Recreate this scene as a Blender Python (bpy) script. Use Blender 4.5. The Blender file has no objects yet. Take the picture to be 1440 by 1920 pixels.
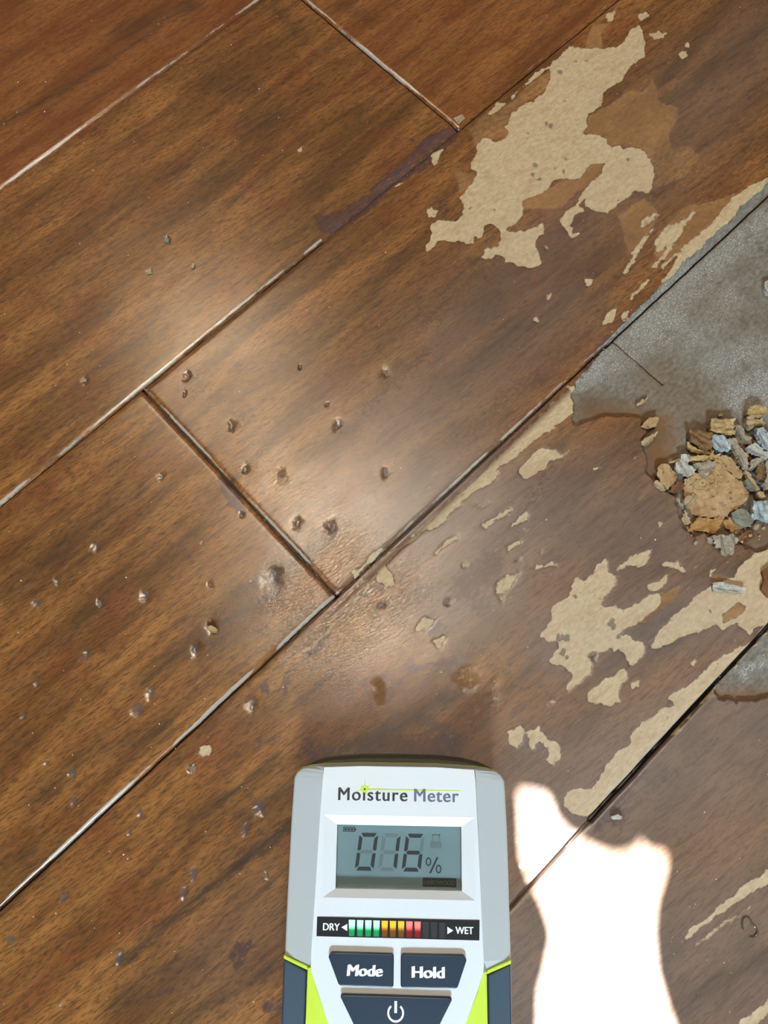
import bpy, bmesh, math, random
import numpy as np
from mathutils import Matrix, Vector, noise as mnoise

# ------------------------------------------------------------------ camera
SC = bpy.context.scene
COL = SC.collection
TILT, ROLL, YAW, H, FPX = 0.27135492, -0.06846579, -0.69280247, 0.32, 1440.0
def rot():
    ct, st = math.cos(TILT), math.sin(TILT); cr, sr = math.cos(ROLL), math.sin(ROLL); cy, sy = math.cos(YAW), math.sin(YAW)
    Rx = np.array([[1,0,0],[0,ct,-st],[0,st,ct]]); Rr = np.array([[cr,-sr,0],[sr,cr,0],[0,0,1]]); Ry = np.array([[cy,-sy,0],[sy,cy,0],[0,0,1]])
    return Ry @ Rx @ Rr
RM = rot()
cam = bpy.data.cameras.new('camera'); co = bpy.data.objects.new('camera', cam); COL.objects.link(co)
cam.sensor_fit = 'VERTICAL'; cam.sensor_height = 36; cam.lens = 36*FPX/1920; cam.clip_start = 0.005
co.matrix_world = Matrix.Translation((0,0,H)) @ Matrix(RM.tolist()).to_4x4()
SC.camera = co

def fl(u, v, h=0.0):
    """a photograph direction met with the horizontal plane z=h, in metres"""
    d = RM @ np.array([(u-720)/FPX, -(v-960)/FPX, -1.0])
    return (d*(H-h)/-d[2])[:2]

# ------------------------------------------------------------------ light
SC.view_settings.view_transform = 'Standard'; SC.view_settings.look = 'None'
SC.view_settings.exposure = 0.0; SC.view_settings.gamma = 1; SC.view_settings.use_curve_mapping = False
W = bpy.data.worlds.new('room_air'); SC.world = W; W.use_nodes = True
W.node_tree.nodes['Background'].inputs[0].default_value = (1.0, 0.84, 0.68, 1)
W.node_tree.nodes['Background'].inputs[1].default_value = 0.13

BACK = np.array([-math.cos(math.radians(45.64)), -math.sin(math.radians(45.64)), 0.0])   # from the meter towards the window
RIGHT = np.array([math.sin(math.radians(45.64)), -math.cos(math.radians(45.64)), 0.0])
def area(name, loc, target, size, power, col, sy=None, spread=math.pi):
    l = bpy.data.lights.new(name, 'AREA'); l.energy = power; l.color = col; l.shape = 'RECTANGLE' if sy else 'DISK'; l.size = size
    if sy: l.size_y = sy
    l.spread = spread
    o = bpy.data.objects.new(name, l); COL.objects.link(o); o.location = loc
    o.rotation_euler = (Vector(target)-Vector(loc)).to_track_quat('-Z', 'Y').to_euler(); return o
WIN_D = 0.95
wc = BACK*WIN_D + RIGHT*0.05 + np.array([0, 0, 0.80])
area('window_daylight', tuple(wc - BACK*0.02), (0.0, 0.0, 0), 0.20, 21.0, (0.62, 0.85, 1.0), 0.18)
def lamp(name, u, v, size, power, col, hl=2.3):
    p = fl(u, v); x, y = p*(1+hl/H)
    return area(name, (x, y, hl), (p[0], p[1], 0), size, power, col)
lamp('ceiling_spot', 682, 1068, 0.24, 18.0, (1.0, 0.84, 0.64))
lamp('ceiling_spot', 415, 690, 0.34, 7.5, (1.0, 0.78, 0.54))
lamp('ceiling_spot', 1345, 1480, 0.22, 3.0, (1.0, 0.85, 0.65))
# the sun, shaped by the gap between added panels
SUN_AZ = BACK*math.cos(math.radians(2)) - RIGHT*math.sin(math.radians(2)); SUN_EL = math.radians(40)
SUN_DIR = Vector((SUN_AZ[0]*math.cos(SUN_EL), SUN_AZ[1]*math.cos(SUN_EL), math.sin(SUN_EL)))
sl = bpy.data.lights.new('sun', 'SUN'); sl.energy = 170.0; sl.angle = math.radians(0.30); sl.color = (0.93, 0.97, 1.0)
so = bpy.data.objects.new('sun', sl); COL.objects.link(so); so.location = SUN_DIR*3
so.rotation_euler = (-SUN_DIR).to_track_quat('-Z', 'Y').to_euler()

# ------------------------------------------------------------------ helpers
def s2l(c):
    return tuple([((x/255)/12.92 if x/255 <= .04045 else ((x/255+.055)/1.055)**2.4) for x in c]) + (1,)
def tag(o, label=None, cat=None, group=None, kind=None):
    if label: o['label'] = label
    if cat: o['category'] = cat
    if group: o['group'] = group
    if kind: o['kind'] = kind
    return o
def link(name, me, m=None, parent=None):
    o = bpy.data.objects.new(name, me); COL.objects.link(o)
    if m is not None: me.materials.append(m)
    if parent is not None: o.parent = parent
    return o
class NT:
    def __init__(s, name):
        s.m = bpy.data.materials.new(name); s.m.use_nodes = True; s.t = s.m.node_tree; s.n = s.t.nodes; s.l = s.t.links
        s.b = s.n['Principled BSDF']
    def node(s, t, **k):
        x = s.n.new(t)
        for a, v in k.items(): setattr(x, a, v)
        return x
    def put(s, sock, v):
        if isinstance(v, bpy.types.NodeSocket): s.l.new(v, sock)
        elif v is not None: sock.default_value = v
    def math(s, op, a, b=None, c=None, clamp=False):
        x = s.node('ShaderNodeMath', operation=op, use_clamp=clamp)
        for i, v in enumerate((a, b, c)):
            if v is not None: s.put(x.inputs[i], v)
        return x.outputs[0]
    def mix(s, f, a, b, bt='MIX'):
        x = s.node('ShaderNodeMix', data_type='RGBA', blend_type=bt); s.put(x.inputs[0], f); s.put(x.inputs[6], a); s.put(x.inputs[7], b); return x.outputs[2]
    def fmix(s, f, a, b):
        x = s.node('ShaderNodeMix', data_type='FLOAT'); s.put(x.inputs[0], f); s.put(x.inputs[2], a); s.put(x.inputs[3], b); return x.outputs[0]
    def attr(s, n):
        return s.node('ShaderNodeAttribute', attribute_name=n).outputs['Fac']
    def coord(s):
        if not hasattr(s, 'tc'): s.tc = s.node('ShaderNodeTexCoord').outputs['Object']
        return s.tc
    def noise(s, scale=(1,1,1), detail=4, rough=.5, rz=0, dist=0, off=(0,0,0)):
        mp = s.node('ShaderNodeMapping'); s.l.new(s.coord(), mp.inputs[0]); mp.inputs['Rotation'].default_value = (0,0,rz)
        mp.inputs['Location'].default_value = off
        mp2 = s.node('ShaderNodeMapping'); s.l.new(mp.outputs[0], mp2.inputs[0]); mp2.inputs['Scale'].default_value = scale
        x = s.node('ShaderNodeTexNoise'); s.l.new(mp2.outputs[0], x.inputs['Vector']); x.inputs['Scale'].default_value = 1
        x.inputs['Detail'].default_value = detail; x.inputs['Roughness'].default_value = rough; x.inputs['Distortion'].default_value = dist
        return x.outputs['Fac']
    def ramp(s, f, a, b):   # linear map a..b -> 0..1
        x = s.node('ShaderNodeMapRange'); x.interpolation_type = 'SMOOTHSTEP'; s.put(x.inputs[0], f); x.inputs[1].default_value = a; x.inputs[2].default_value = b
        return x.outputs[0]
    def bump(s, h, dist, strength=1.0, nrm=None):
        x = s.node('ShaderNodeBump'); s.put(x.inputs['Height'], h); x.inputs['Distance'].default_value = dist; s.put(x.inputs['Strength'], strength)
        if nrm is not None: s.l.new(nrm, x.inputs['Normal'])
        return x.outputs[0]
def simple(name, col, rough=.5, var=.06, emit=None, es=0, spec=.5, metal=0, scale=300, bump=0.0):
    t = NT(name); c = s2l(col)
    n = t.noise((scale,)*3, 3, .6)
    lo = tuple(x*(1-var) for x in c[:3])+(1,); hi = tuple(min(1, x*(1+var)) for x in c[:3])+(1,)
    t.put(t.b.inputs['Base Color'], t.mix(n, lo, hi)); t.b.inputs['Roughness'].default_value = rough
    t.b.inputs['Metallic'].default_value = metal; t.b.inputs['Specular IOR Level'].default_value = spec
    if bump: t.put(t.b.inputs['Normal'], t.bump(n, bump))
    if emit:
        t.b.inputs['Emission Color'].default_value = s2l(emit); t.b.inputs['Emission Strength'].default_value = es
    return t.m

# ------------------------------------------------------------------ floor: relief and wear of the planks
STEP = 0.00045
SEAM = {'A': 0.3198, 'B': 0.1868, 'C': 0.0556, 'D': -0.0766}
def axis(lo, hi, out):
    a = np.arange(lo, hi, STEP)
    return np.concatenate([np.arange(-out, lo-.004, .008), a, np.arange(hi+.004, out+.5, .008)])
GX = axis(-0.195, 0.410, 0.8); GY = axis(-0.182, 0.432, 0.8)
nx, ny = len(GX), len(GY)
XX, YY = np.meshgrid(GX, GY)      # rows are y
rng = np.random.default_rng(7)
def vnoise(x, y, sx, sy, seed):
    r = np.random.default_rng(seed); L = r.random((256, 256))
    a = x*sx+40.3; b = y*sy+61.7
    i = np.floor(a).astype(int); j = np.floor(b).astype(int); u = a-i; v = b-j; u = u*u*(3-2*u); v = v*v*(3-2*v)
    i &= 255; j &= 255; i1 = (i+1) & 255; j1 = (j+1) & 255
    return (L[j, i]*(1-u)+L[j, i1]*u)*(1-v)+(L[j1, i]*(1-u)+L[j1, i1]*u)*v - .5
def fbm(x, y, sx, sy, seed, o=3):
    s = 0; a = 1
    for k in range(o): s = s+a*vnoise(x, y, sx*2**k, sy*2**k, seed+k); a *= .55
    return s
WX = XX + 0.0022*fbm(XX, YY, 260, 420, 11, 4)
WY = YY + 0.0012*fbm(XX, YY, 300, 520, 21, 4) + 0.0007*fbm(XX, YY, 1000, 1300, 81, 2)
def window(p, pad):
    x0, y0 = p.min(0)-pad; x1, y1 = p.max(0)+pad
    i0, i1 = np.searchsorted(GX, (x0, x1)); j0, j1 = np.searchsorted(GY, (y0, y1))
    return slice(j0, max(j1, j0+1)), slice(i0, max(i1, i0+1))
def inside(p, x, y):
    r = np.zeros(x.shape, bool); n = len(p)
    for k in range(n):
        xa, ya = p[k]; xb, yb = p[(k+1) % n]
        if ya == yb: continue
        c = ((ya > y) != (yb > y)) & (x < (xb-xa)*(y-ya)/(yb-ya)+xa)
        r ^= c
    return r
def W_(pts, off=(0,0), sc=1.0):
    return np.array([fl(off[0]+a/sc, off[1]+b/sc) for a, b in pts])
def poly(mask, pts, off=(0,0), sc=1.0, val=1.0, warp=True):
    p = W_(pts, off, sc); s = window(p, .004)
    m = inside(p, WX[s] if warp else XX[s], WY[s] if warp else YY[s])
    mask[s] = np.where(m, val, mask[s])
def seg(mask, a, b, r, val=1.0, soft=True, add=False, stretch=1.0):
    """soft capsule between two places on the floor; r in photograph pixels (0.22 mm)"""
    A = fl(*a); B = fl(*b); R = r*0.000225
    s = window(np.array([A, B]), R*3.2)
    x = WX[s]; y = WY[s]; d = B-A; L = max(d@d, 1e-12)
    t = np.clip(((x-A[0])*d[0]+(y-A[1])*d[1])/L, 0, 1)
    q = ((x-A[0]-t*d[0])**2+(y-A[1]-t*d[1])**2)
    g = np.exp(-q/(R*R)) if soft else (q < R*R).astype(float)
    g = g*val
    mask[s] = mask[s]+g if add else np.maximum(mask[s], g)
def blur(m, k=1):
    for _ in range(k):
        m = (np.roll(m, 1, 0)+np.roll(m, -1, 0)+m*2)/4
        m = (np.roll(m, 1, 1)+np.roll(m, -1, 1)+m*2)/4
    return m
Z0 = lambda: np.zeros(XX.shape)
pale, semi, hole, weather_glare, dark, streak, spot, hb, hw = (Z0() for _ in range(9))
o6, s6 = (740, 0), 2.057
# the large bare patch, upper right
poly(pale, [(680,170),(720,190),(800,185),(860,180),(885,165),(905,120),(940,95),(960,140),(970,190),(965,215),(925,240),(895,275),(880,310),(830,335),(805,360),(800,400),(770,425),(740,440),(728,470),(740,490),(725,515),(790,520),(830,560),(880,570),(930,565),(975,590),(1000,660),(1000,710),(975,745),(930,735),(870,780),(820,822),(770,815),(740,790),(735,760),(715,790),(730,815),(690,830),(680,870),(690,895),(725,900),(690,915),(655,880),(640,850),(655,820),(700,795),(720,745),(760,705),(790,670),(815,630),(760,630),(720,680),(680,690),(620,690),(590,730),(540,755),(495,775),(495,820),(470,860),(430,880),(445,895),(500,890),(575,860),(583,895),(545,920),(550,960),(568,1000),(560,1025),(490,1030),(430,1005),(400,985),(350,1000),(335,995),(355,960),(400,950),(410,890),(370,860),(350,870),(340,915),(310,910),(300,940),(265,935),(225,930),(180,925),(150,950),(130,973),(118,970),(120,945),(145,920),(140,870),(160,850),(240,855),(260,830),(265,790),(250,765),(270,740),(305,700),(310,670),(295,640),(310,600),(315,560),(345,535),(370,535),(380,548),(430,535),(445,500),(420,490),(440,480),(450,430),(490,410),(540,390),(580,350),(600,300),(605,260),(580,265),(610,240),(640,215)], o6, s6)
poly(pale, [(122,815),(142,796),(162,815),(155,842),(130,842)], o6, s6)
poly(pale, [(945,55),(975,45),(985,62),(945,78)], o6, s6)
poly(pale, [(980,135),(1020,118),(1045,125),(1040,145),(1000,154)], o6, s6)
poly(pale, [(1100,205),(1125,193),(1128,220),(1105,235),(1096,222)], o6, s6)
poly(pale, [(1118,168),(1136,166),(1138,182),(1120,184)], o6, s6)
poly(pale, [(820,50),(850,42),(845,75),(820,85)], o6, s6)
poly(pale, [(445,380),(500,330),(560,262),(580,266),(545,303),(480,352),(450,388)], o6, s6)
poly(pale, [(360,442),(400,395),(440,395),(400,422),(375,444)], o6, s6)
poly(pale, [(145,590),(185,572),(165,625),(145,642)], o6, s6, .8)
poly(pale, [(0,715),(35,700),(0,728)], o6, s6)
# yellow-brown half worn finish around it
poly(semi, [(735,165),(760,100),(830,85),(800,130),(800,190),(740,190)], o6, s6)
poly(semi, [(735,450),(800,420),(900,350),(960,350),(1000,300),(1020,390),(1100,420),(1090,480),(1060,500),(1060,600),(1010,640),(950,570),(880,560),(830,555),(790,520),(745,515)], o6, s6)
poly(semi, [(495,770),(590,730),(650,690),(760,630),(815,630),(770,700),(700,745),(640,800),(560,800),(495,810)], o6, s6)
poly(semi, [(285,500),(360,430),(450,390),(540,300),(610,260),(600,340),(450,430),(440,520),(310,560)], o6, s6, .7)
poly(semi, [(230,660),(300,670),(300,720),(250,740)], o6, s6, .7)
poly(semi, [(860,830),(960,760),(1020,820),(1000,870),(960,920),(900,990),(880,900)], o6, s6)
poly(semi, [(940,600),(1140,560),(1190,600),(1120,680),(1000,740),(1000,650)], o6, s6, .6)
poly(semi, [(1000,930),(1040,870),(1110,800),(1200,780),(1330,740),(1250,830),(1180,920),(1060,1010),(1000,990)], o6, s6, .8)
poly(pale, [(1000,930),(1040,880),(1090,860),(1120,840),(1110,900),(1060,950),(1010,970)], o6, s6, .75)
poly(pale, [(900,990),(940,930),(1000,870),(1010,870),(960,940),(915,990)], o6, s6, .8)
poly(pale, [(950,850),(1005,812),(1025,822),(990,860),(950,880)], o6, s6, .6)
for a, b, c, d in [(1320,430,1240,500),(1300,395,1235,470),(1230,560,1170,600),(1195,470,1170,510),(1215,520,1180,560),(1260,455,1225,500)]:
    poly(pale, [(a,b),(a+6,b+3),(c+4,d+3),(c-2,d+1)], val=.8)
poly(pale, [(1240,530),(1275,480),(1325,430),(1375,370),(1440,330),(1450,345),(1390,400),(1330,460),(1290,505),(1255,535)])
poly(pale, [(1145,585),(1158,575),(1150,600),(1130,612),(1135,598)])
poly(pale, [(1166,590),(1184,576),(1180,590),(1168,595)])
poly(pale, [(1097,525),(1107,520),(1112,530),(1103,537),(1096,533)], val=.8)
# row below: bare wood around the hole
o7, s7 = (880, 960), 2.571
poly(pale, [(650,222),(665,235),(680,290),(710,300),(705,350),(680,380),(640,410),(625,450),(700,462),(715,480),(740,475),(790,450),(830,440),(880,400),(920,390),(925,440),(870,490),(800,540),(730,570),(735,590),(800,625),(850,640),(850,680),(810,710),(790,745),(760,750),(755,700),(740,665),(690,660),(640,680),(600,700),(560,690),(590,740),(580,790),(530,820),(490,850),(470,850),(495,810),(490,770),(460,735),(410,740),(388,715),(400,690),(430,650),(410,625),(375,620),(330,600),(370,560),(400,510),(400,460),(440,430),(490,400),(500,350),(505,325),(540,325),(570,330),(600,290),(610,255)], o7, s7)
poly(pale, [(740,765),(770,775),(755,810),(720,840),(720,870),(738,905),(680,938),(620,930),(570,905),(567,880),(600,850),(640,830),(650,800),(700,790)], o7, s7)
poly(pale, [(780,820),(825,812),(825,830),(790,850)], o7, s7)
poly(pale, [(720,265),(790,210),(870,190),(855,250),(820,265),(780,250),(730,280),(700,290)], o7, s7, .85)
poly(pale, [(305,270),(330,255),(400,245),(425,262),(350,268),(320,280)], o7, s7)
poly(pale, [(860,360),(920,330),(960,300),(950,340),(920,370),(870,380)], o7, s7)
poly(pale, [(920,245),(960,238),(985,245),(1000,230),(1050,290),(1030,300),(990,270),(930,262)], o7, s7, .7)
poly(semi, [(920,390),(1020,350),(1000,400),(960,450),(870,520),(800,540)], o7, s7)
poly(pale, [(880,650),(900,600),(940,550),(1000,490),(1080,420),(1180,340),(1280,320),(1310,260),(1370,200),(1470,160),(1470,520),(1380,560),(1345,590),(1340,560),(1300,550),(1290,540),(1220,560),(1180,550),(1080,590),(1000,610),(940,650),(890,660)], o7, s7)
poly(pale, [(1215,500),(1300,435),(1340,450),(1300,500),(1220,540)], o7, s7, 0)
poly(semi, [(1215,500),(1300,435),(1340,450),(1300,500),(1220,540)], o7, s7)
poly(pale, [(955,905),(965,880),(1030,855),(1080,820),(1130,770),(1230,690),(1370,620),(1460,560),(1300,735),(1180,870),(1060,990),(1000,1060),(900,1140),(830,1215),(740,1310),(650,1400),(560,1475),(490,1450),(465,1400),(475,1350),(560,1330),(600,1330),(610,1300),(650,1260),(655,1210),(740,1140),(790,1120),(770,1080),(800,1040),(900,980),(920,950),(1000,950),(990,915)], o7, s7)
poly(pale, [(190,1060),(240,1020),(275,1040),(260,1110),(220,1140),(190,1110)], o7, s7, .8)
poly(pale, [(280,1060),(340,1030),(370,1090),(440,1130),(440,1200),(400,1230),(375,1210),(390,1170),(340,1110),(300,1150)], o7, s7, .8)
poly(pale, [(370,925),(400,915),(410,930),(380,938)], o7, s7, .7)
poly(pale, [(1060,740),(1100,710),(1095,735),(1065,750)], o7, s7, .8)
poly(pale, [(95,810),(130,805),(130,850),(150,880),(145,920),(105,920),(105,880)], o7, s7, .35)
poly(pale, [(1150,300),(1165,275),(1190,275),(1180,298),(1155,308)], o7, s7, .8)
poly(pale, [(895,75),(920,45),(950,40),(930,70)], o7, s7, .75)
o8, s8 = (680, 680), 2.571
poly(pale, [(1030,115),(1015,180),(1010,240),(940,300),(890,330),(830,370),(780,420),(730,455),(660,500),(640,560),(580,600),(530,620),(480,670),(430,710),(400,760),(350,790),(270,830),(180,900),(140,950),(0,1060),(0,1030),(110,930),(170,890),(260,820),(340,760),(400,680),(500,600),(600,510),(680,430),(760,350),(850,260),(950,160),(1010,110)], o8, s8)
for p, v in [([(750,540),(780,480),(850,420),(910,410),(930,440),(890,500),(820,550),(780,558)],1),([(910,450),(1050,405),(960,460),(900,475)],.7),
             ([(570,785),(640,740),(690,700),(725,705),(690,740),(640,760),(600,800)],.8),([(690,805),(740,760),(790,715),(808,730),(770,770)],.9),
             ([(735,820),(790,788),(780,805)],.8),([(695,885),(750,850),(765,870),(700,900)],.9),([(640,1060),(700,1020),(770,1000),(740,1040),(700,1100),(640,1120)],.7),
             ([(340,920),(400,860),(460,825),(450,850),(400,890),(350,930)],.9),([(470,980),(485,965),(505,968),(490,990)],.8),([(730,960),(755,945),(750,970)],.7),
             ([(60,990),(100,960),(140,1010),(145,1070),(110,1090),(80,1060)],1),([(500,690),(600,660),(640,680),(560,705)],.4),([(1110,515),(1150,500),(1150,515),(1115,525)],.8),
             ([(1290,460),(1330,445),(1320,465),(1295,475)],.6),([(645,1135),(690,1120),(670,1150)],.7),([(845,900),(875,895),(865,920)],.6)]:
    poly(pale, p, o8, s8, v)
poly(pale, [(555,1225),(600,1190),(640,1150),(690,1090),(700,1100),(650,1150),(610,1195),(575,1225)], val=.5)
poly(pale, [(779,1170),(800,1155),(812,1165),(800,1182),(782,1182)], val=.8)
poly(pale, [(810,1205),(832,1193),(838,1200),(820,1215)], val=1)
poly(pale, [(450,1188),(470,1170)] + [(500,1150),(480,1185)], val=.0)
poly(pale, [(655,1073),(680,1060),(700,1035),(725,1018),(700,1050),(665,1085)], val=.8)
# row below that
poly(pale, [(1450,1625),(1400,1660),(1350,1700),(1295,1745),(1270,1775),(1330,1728),(1380,1692),(1450,1650)])
poly(pale, [(1450,1672),(1390,1705),(1310,1760),(1280,1795),(1330,1760),(1400,1710)], val=.5)
poly(pale, [(1372,1930),(1450,1868),(1450,1895),(1405,1930)])
poly(pale, [(970,1618),(990,1612),(1000,1625),(985,1636),(970,1630)])
poly(pale, [(1340,1290),(1322,1300),(1270,1355),(1275,1360),(1330,1310)], val=.8)
# small flaked spots
for (u, v, r, k) in [(384,1408,9,1),(358,1440,7,.6),(529,893,10,.5),(722,700,12,.35),(1028,556,6,.6),(1003,600,5,.8),(562,280,4,.8),(626,990,10,.3),(700,1150,9,.4),(708,1290,9,.3),(875,1275,20,.35),(640,470,3,.7)]:
    p = [(u+r*math.cos(a*1.05)*(1+.25*random.Random(u+a).random()), v+r*1.2*math.sin(a*1.05)*(1+.25*random.Random(v+a).random())) for a in range(6)]
    poly(pale, p, val=k)
poly(semi, [(845,1268),(870,1255),(895,1265),(905,1280),(880,1290),(850,1280)]); poly(semi, [(697,1275),(712,1272),(722,1295),(725,1320),(705,1325),(702,1295)], val=.8); poly(semi, [(1330,1080),(1345,1075),(1390,1085),(1385,1100),(1335,1095)], val=.8)
seg(weather_glare, (985,1395), (1040,1410), 40, 1)
# the hole where the plank has rotted away
HOLE1 = [(1560,240),(1445,335),(1420,364),(1390,387),(1373,409),(1346,431),(1318,459),(1301,478),(1284,489),(1262,514),(1240,534),(1212,564),(1182,592),(1151,628),(1120,668),(1082,712),(1082,723),(1073,737),(1077,764),(1075,781),(1076,798),(1101,789),(1123,778),(1157,778),(1195,782),(1209,790),(1203,798),(1211,805),(1208,820),(1209,836),(1212,850),(1216,879),(1225,893),(1249,919),(1267,935),(1281,973),(1288,998),(1333,1003),(1355,1012),(1388,1020),(1418,1031),(1445,1024),(1600,960)]
HOLE2 = [(1560,1070),(1440,1187),(1421,1207),(1386,1244),(1341,1292),(1347,1306),(1382,1315),(1413,1313),(1440,1306),(1560,1240)]
poly(hole, HOLE1); poly(hole, HOLE2)
pale = np.where(hole > .5, 0, pale); semi = np.where(hole > .5, 0, semi)
for a, b, r, v in [((1110,765),(1230,790),42,.9),((1235,800),(1230,890),45,1),((1225,690),(1330,790),60,.45),((1290,980),(1400,1010),40,.8),((1420,1000),(1440,1000),40,.9),((1170,650),(1250,780),30,.3),((1300,560),(1420,600),50,.25),((1345,1306),(1440,1300),14,.8)]:
    seg(hb, a, b, r, v)
for a, b, r, v in [((1090,720),(1130,690),14,1),((1130,680),(1300,520),36,.75),((1170,660),(1260,600),40,.7),((1300,520),(1440,400),30,.4),((1400,740),(1440,720),40,.6),((1300,640),(1380,560),40,.35),((1340,680),(1420,640),40,.35),((1400,1260),(1440,1240),12,.5)]:
    seg(hw, a, b, r, v)
# grey at the right: matt wear plus painted cool daylight glare; orange finish left
for a, b, r, v in [((880,640),(1330,170),150,.55),((760,800),(1050,560),130,.6),((850,960),(1250,1000),190,.85),((1060,1200),(1350,1150),130,1),((1050,1500),(1440,1350),200,1),((1000,1800),(1440,1800),260,.9),((850,1120),(950,1100),120,.8),((900,700),(760,820),100,.35),((640,800),(700,900),120,.25),((1300,200),(1440,60),120,.6),((560,1180),(600,1220),60,.3),((400,1800),(520,1700),100,.25)]:
    seg(weather_glare, a, b, r, v)
scuff = Z0()
for a, b, r, v in [((830,920),(1010,880),60,.9),((940,1080),(1010,1010),60,1),((1240,400),(1400,400),60,1),((1150,560),(1300,470),40,.9),((760,330),(820,300),30,.8),((1180,1100),(1300,1060),60,.8),((1250,1230),(1400,1180),50,.8),((990,1400),(1060,1330),50,.5),((1000,1480),(960,1600),40,.5),((1300,260),(1240,320),50,.7),((560,1240),(700,1110),30,.5),((1100,830),(1250,1000),80,.45),((1200,1320),(1120,1380),60,.4)]: seg(scuff, a, b, r, v)
# dark and purplish stains; those ahead of the meter darkened to deepen its shadow
poly(dark, [(590,408),(640,395),(680,370),(720,330),(765,298),(790,262),(830,240),(870,235),(850,270),(800,315),(740,350),(700,390),(640,432),(600,440)], val=.75)
poly(dark, [(402,893),(425,896),(450,930),(466,958),(455,966),(438,956),(415,925)], val=1)
poly(dark, [(430,1780),(445,1765),(475,1755),(472,1785),(455,1810),(440,1832),(430,1810)], val=.7)
poly(dark, [(600,1165),(620,1180),(622,1205),(600,1225),(570,1240),(560,1225),(590,1205)], val=.6)
poly(dark, [(800,1170),(822,1160),(835,1185),(815,1198),(805,1185)], val=.7)
poly(dark, [(1390,1140),(1380,1150),(1384,1160)], val=0)
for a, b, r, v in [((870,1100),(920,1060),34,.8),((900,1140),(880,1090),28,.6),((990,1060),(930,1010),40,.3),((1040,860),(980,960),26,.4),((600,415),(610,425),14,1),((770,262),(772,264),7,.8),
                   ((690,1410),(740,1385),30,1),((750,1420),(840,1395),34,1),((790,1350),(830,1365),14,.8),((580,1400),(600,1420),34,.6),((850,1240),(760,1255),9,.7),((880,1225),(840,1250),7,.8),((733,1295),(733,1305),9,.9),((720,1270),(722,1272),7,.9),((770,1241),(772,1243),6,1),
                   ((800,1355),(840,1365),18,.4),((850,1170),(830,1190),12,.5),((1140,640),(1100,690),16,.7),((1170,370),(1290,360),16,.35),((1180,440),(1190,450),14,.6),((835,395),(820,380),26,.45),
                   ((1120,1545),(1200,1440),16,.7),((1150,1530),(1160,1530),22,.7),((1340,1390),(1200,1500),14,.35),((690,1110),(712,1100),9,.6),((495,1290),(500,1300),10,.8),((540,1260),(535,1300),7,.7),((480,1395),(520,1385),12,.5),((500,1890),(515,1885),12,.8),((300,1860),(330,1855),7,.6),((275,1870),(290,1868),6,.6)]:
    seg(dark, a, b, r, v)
# dark grain figure running with the planks
for a, b, r, v in [((545,1545),(400,1660),13,1),((400,1660),(230,1800),11,.85),((520,1420),(430,1490),8,.7),((430,1490),(360,1540),7,.6),((540,1480),(450,1530),9,.6),((620,1010),(450,1110),12,.5),((520,1110),(380,1190),11,.6),((380,1190),(260,1280),12,.5),((500,1180),(400,1200),10,.3),
                   ((150,1010),(20,1110),26,.5),((260,920),(150,1000),22,.35),((0,1290),(200,1130),12,.35),((0,235),(150,150),9,.7),((150,150),(300,50),10,.5),((230,60),(360,10),26,.5),((470,170),(400,150),30,.4),((520,210),(450,250),24,.5),((400,280),(300,340),14,.35),
                   ((180,440),(60,520),14,.25),((860,1300),(680,1390),13,.8),((680,1390),(580,1440),14,.6),((700,1150),(780,1110),10,.3),((220,1880),(330,1800),22,.5),((320,1920),(520,1810),10,.4),((180,1400),(60,1500),20,.4),((300,1370),(200,1400),24,.45),((0,1640),(60,1590),20,.35),((500,700),(700,560),22,.3),((560,640),(760,480),26,.35),((700,640),(900,500),30,.3),((560,860),(640,810),16,.35),((980,600),(800,760),30,.25),
                   ((1440,1790),(1200,1920),16,.4),((1440,60),(1330,140),30,.35),((560,60),(520,20),20,.5),((700,40),(640,10),16,.3)]:
    seg(streak, a, b, r, v)
# dents and drips with grey dirt
SP = [(284,1297,10),(257,1330,10),(272,1118,9),(160,1228,9),(368,1218,9),(179,1026,9),(46,1340,6),(262,1522,9),(461,1552,8),(363,1638,9),(345,1676,9),(226,1798,9),(120,1683,7),(22,1758,6),(484,1516,11),(512,1085,16),(138,1448,7),(138,1504,7),(107,1090,7),(350,706,7),(434,798,10),(462,880,8),(620,985,11),(528,885,7),(632,797,8),(722,698,8),(557,980,9),(722,885,7),(560,690,4),(612,760,5),(455,965,4),(840,1130,6),(715,1135,7),(345,740,4),(300,895,6),(70,1130,8),(70,1280,6),(190,1130,7),(90,1430,5),(313,450,5),(160,715,5),(240,1560,5),(120,1884,3),(500,1640,6),(395,1175,9),(358,1437,8),(472,1320,9),(395,1095,5),(1082,114,3),(1100,112,3),(1022,231,6),(1032,236,5),(1005,306,7),(997,326,5),(1012,336,3),(1040,317,3),(1056,321,5),(1061,297,2.5),(882,388,3),(928,390,4),(1180,296,4),(1060,188,3),(1052,132,5),(1080,1118,3.5),(1336,1143,4),(1148,1165,7),(1155,1172,6),(1162,1190,6),(1060,1196,9),(1048,1198,7),(1056,1220,7),(1110,1230,8),(1066,1229,4),(1025,465,4),(990,250,3)]
for u, v, r in SP: seg(spot, (u, v-r*.25), (u+.1, v+r*.25), r*.85, 1)
spot = np.minimum(spot, 1)

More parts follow.
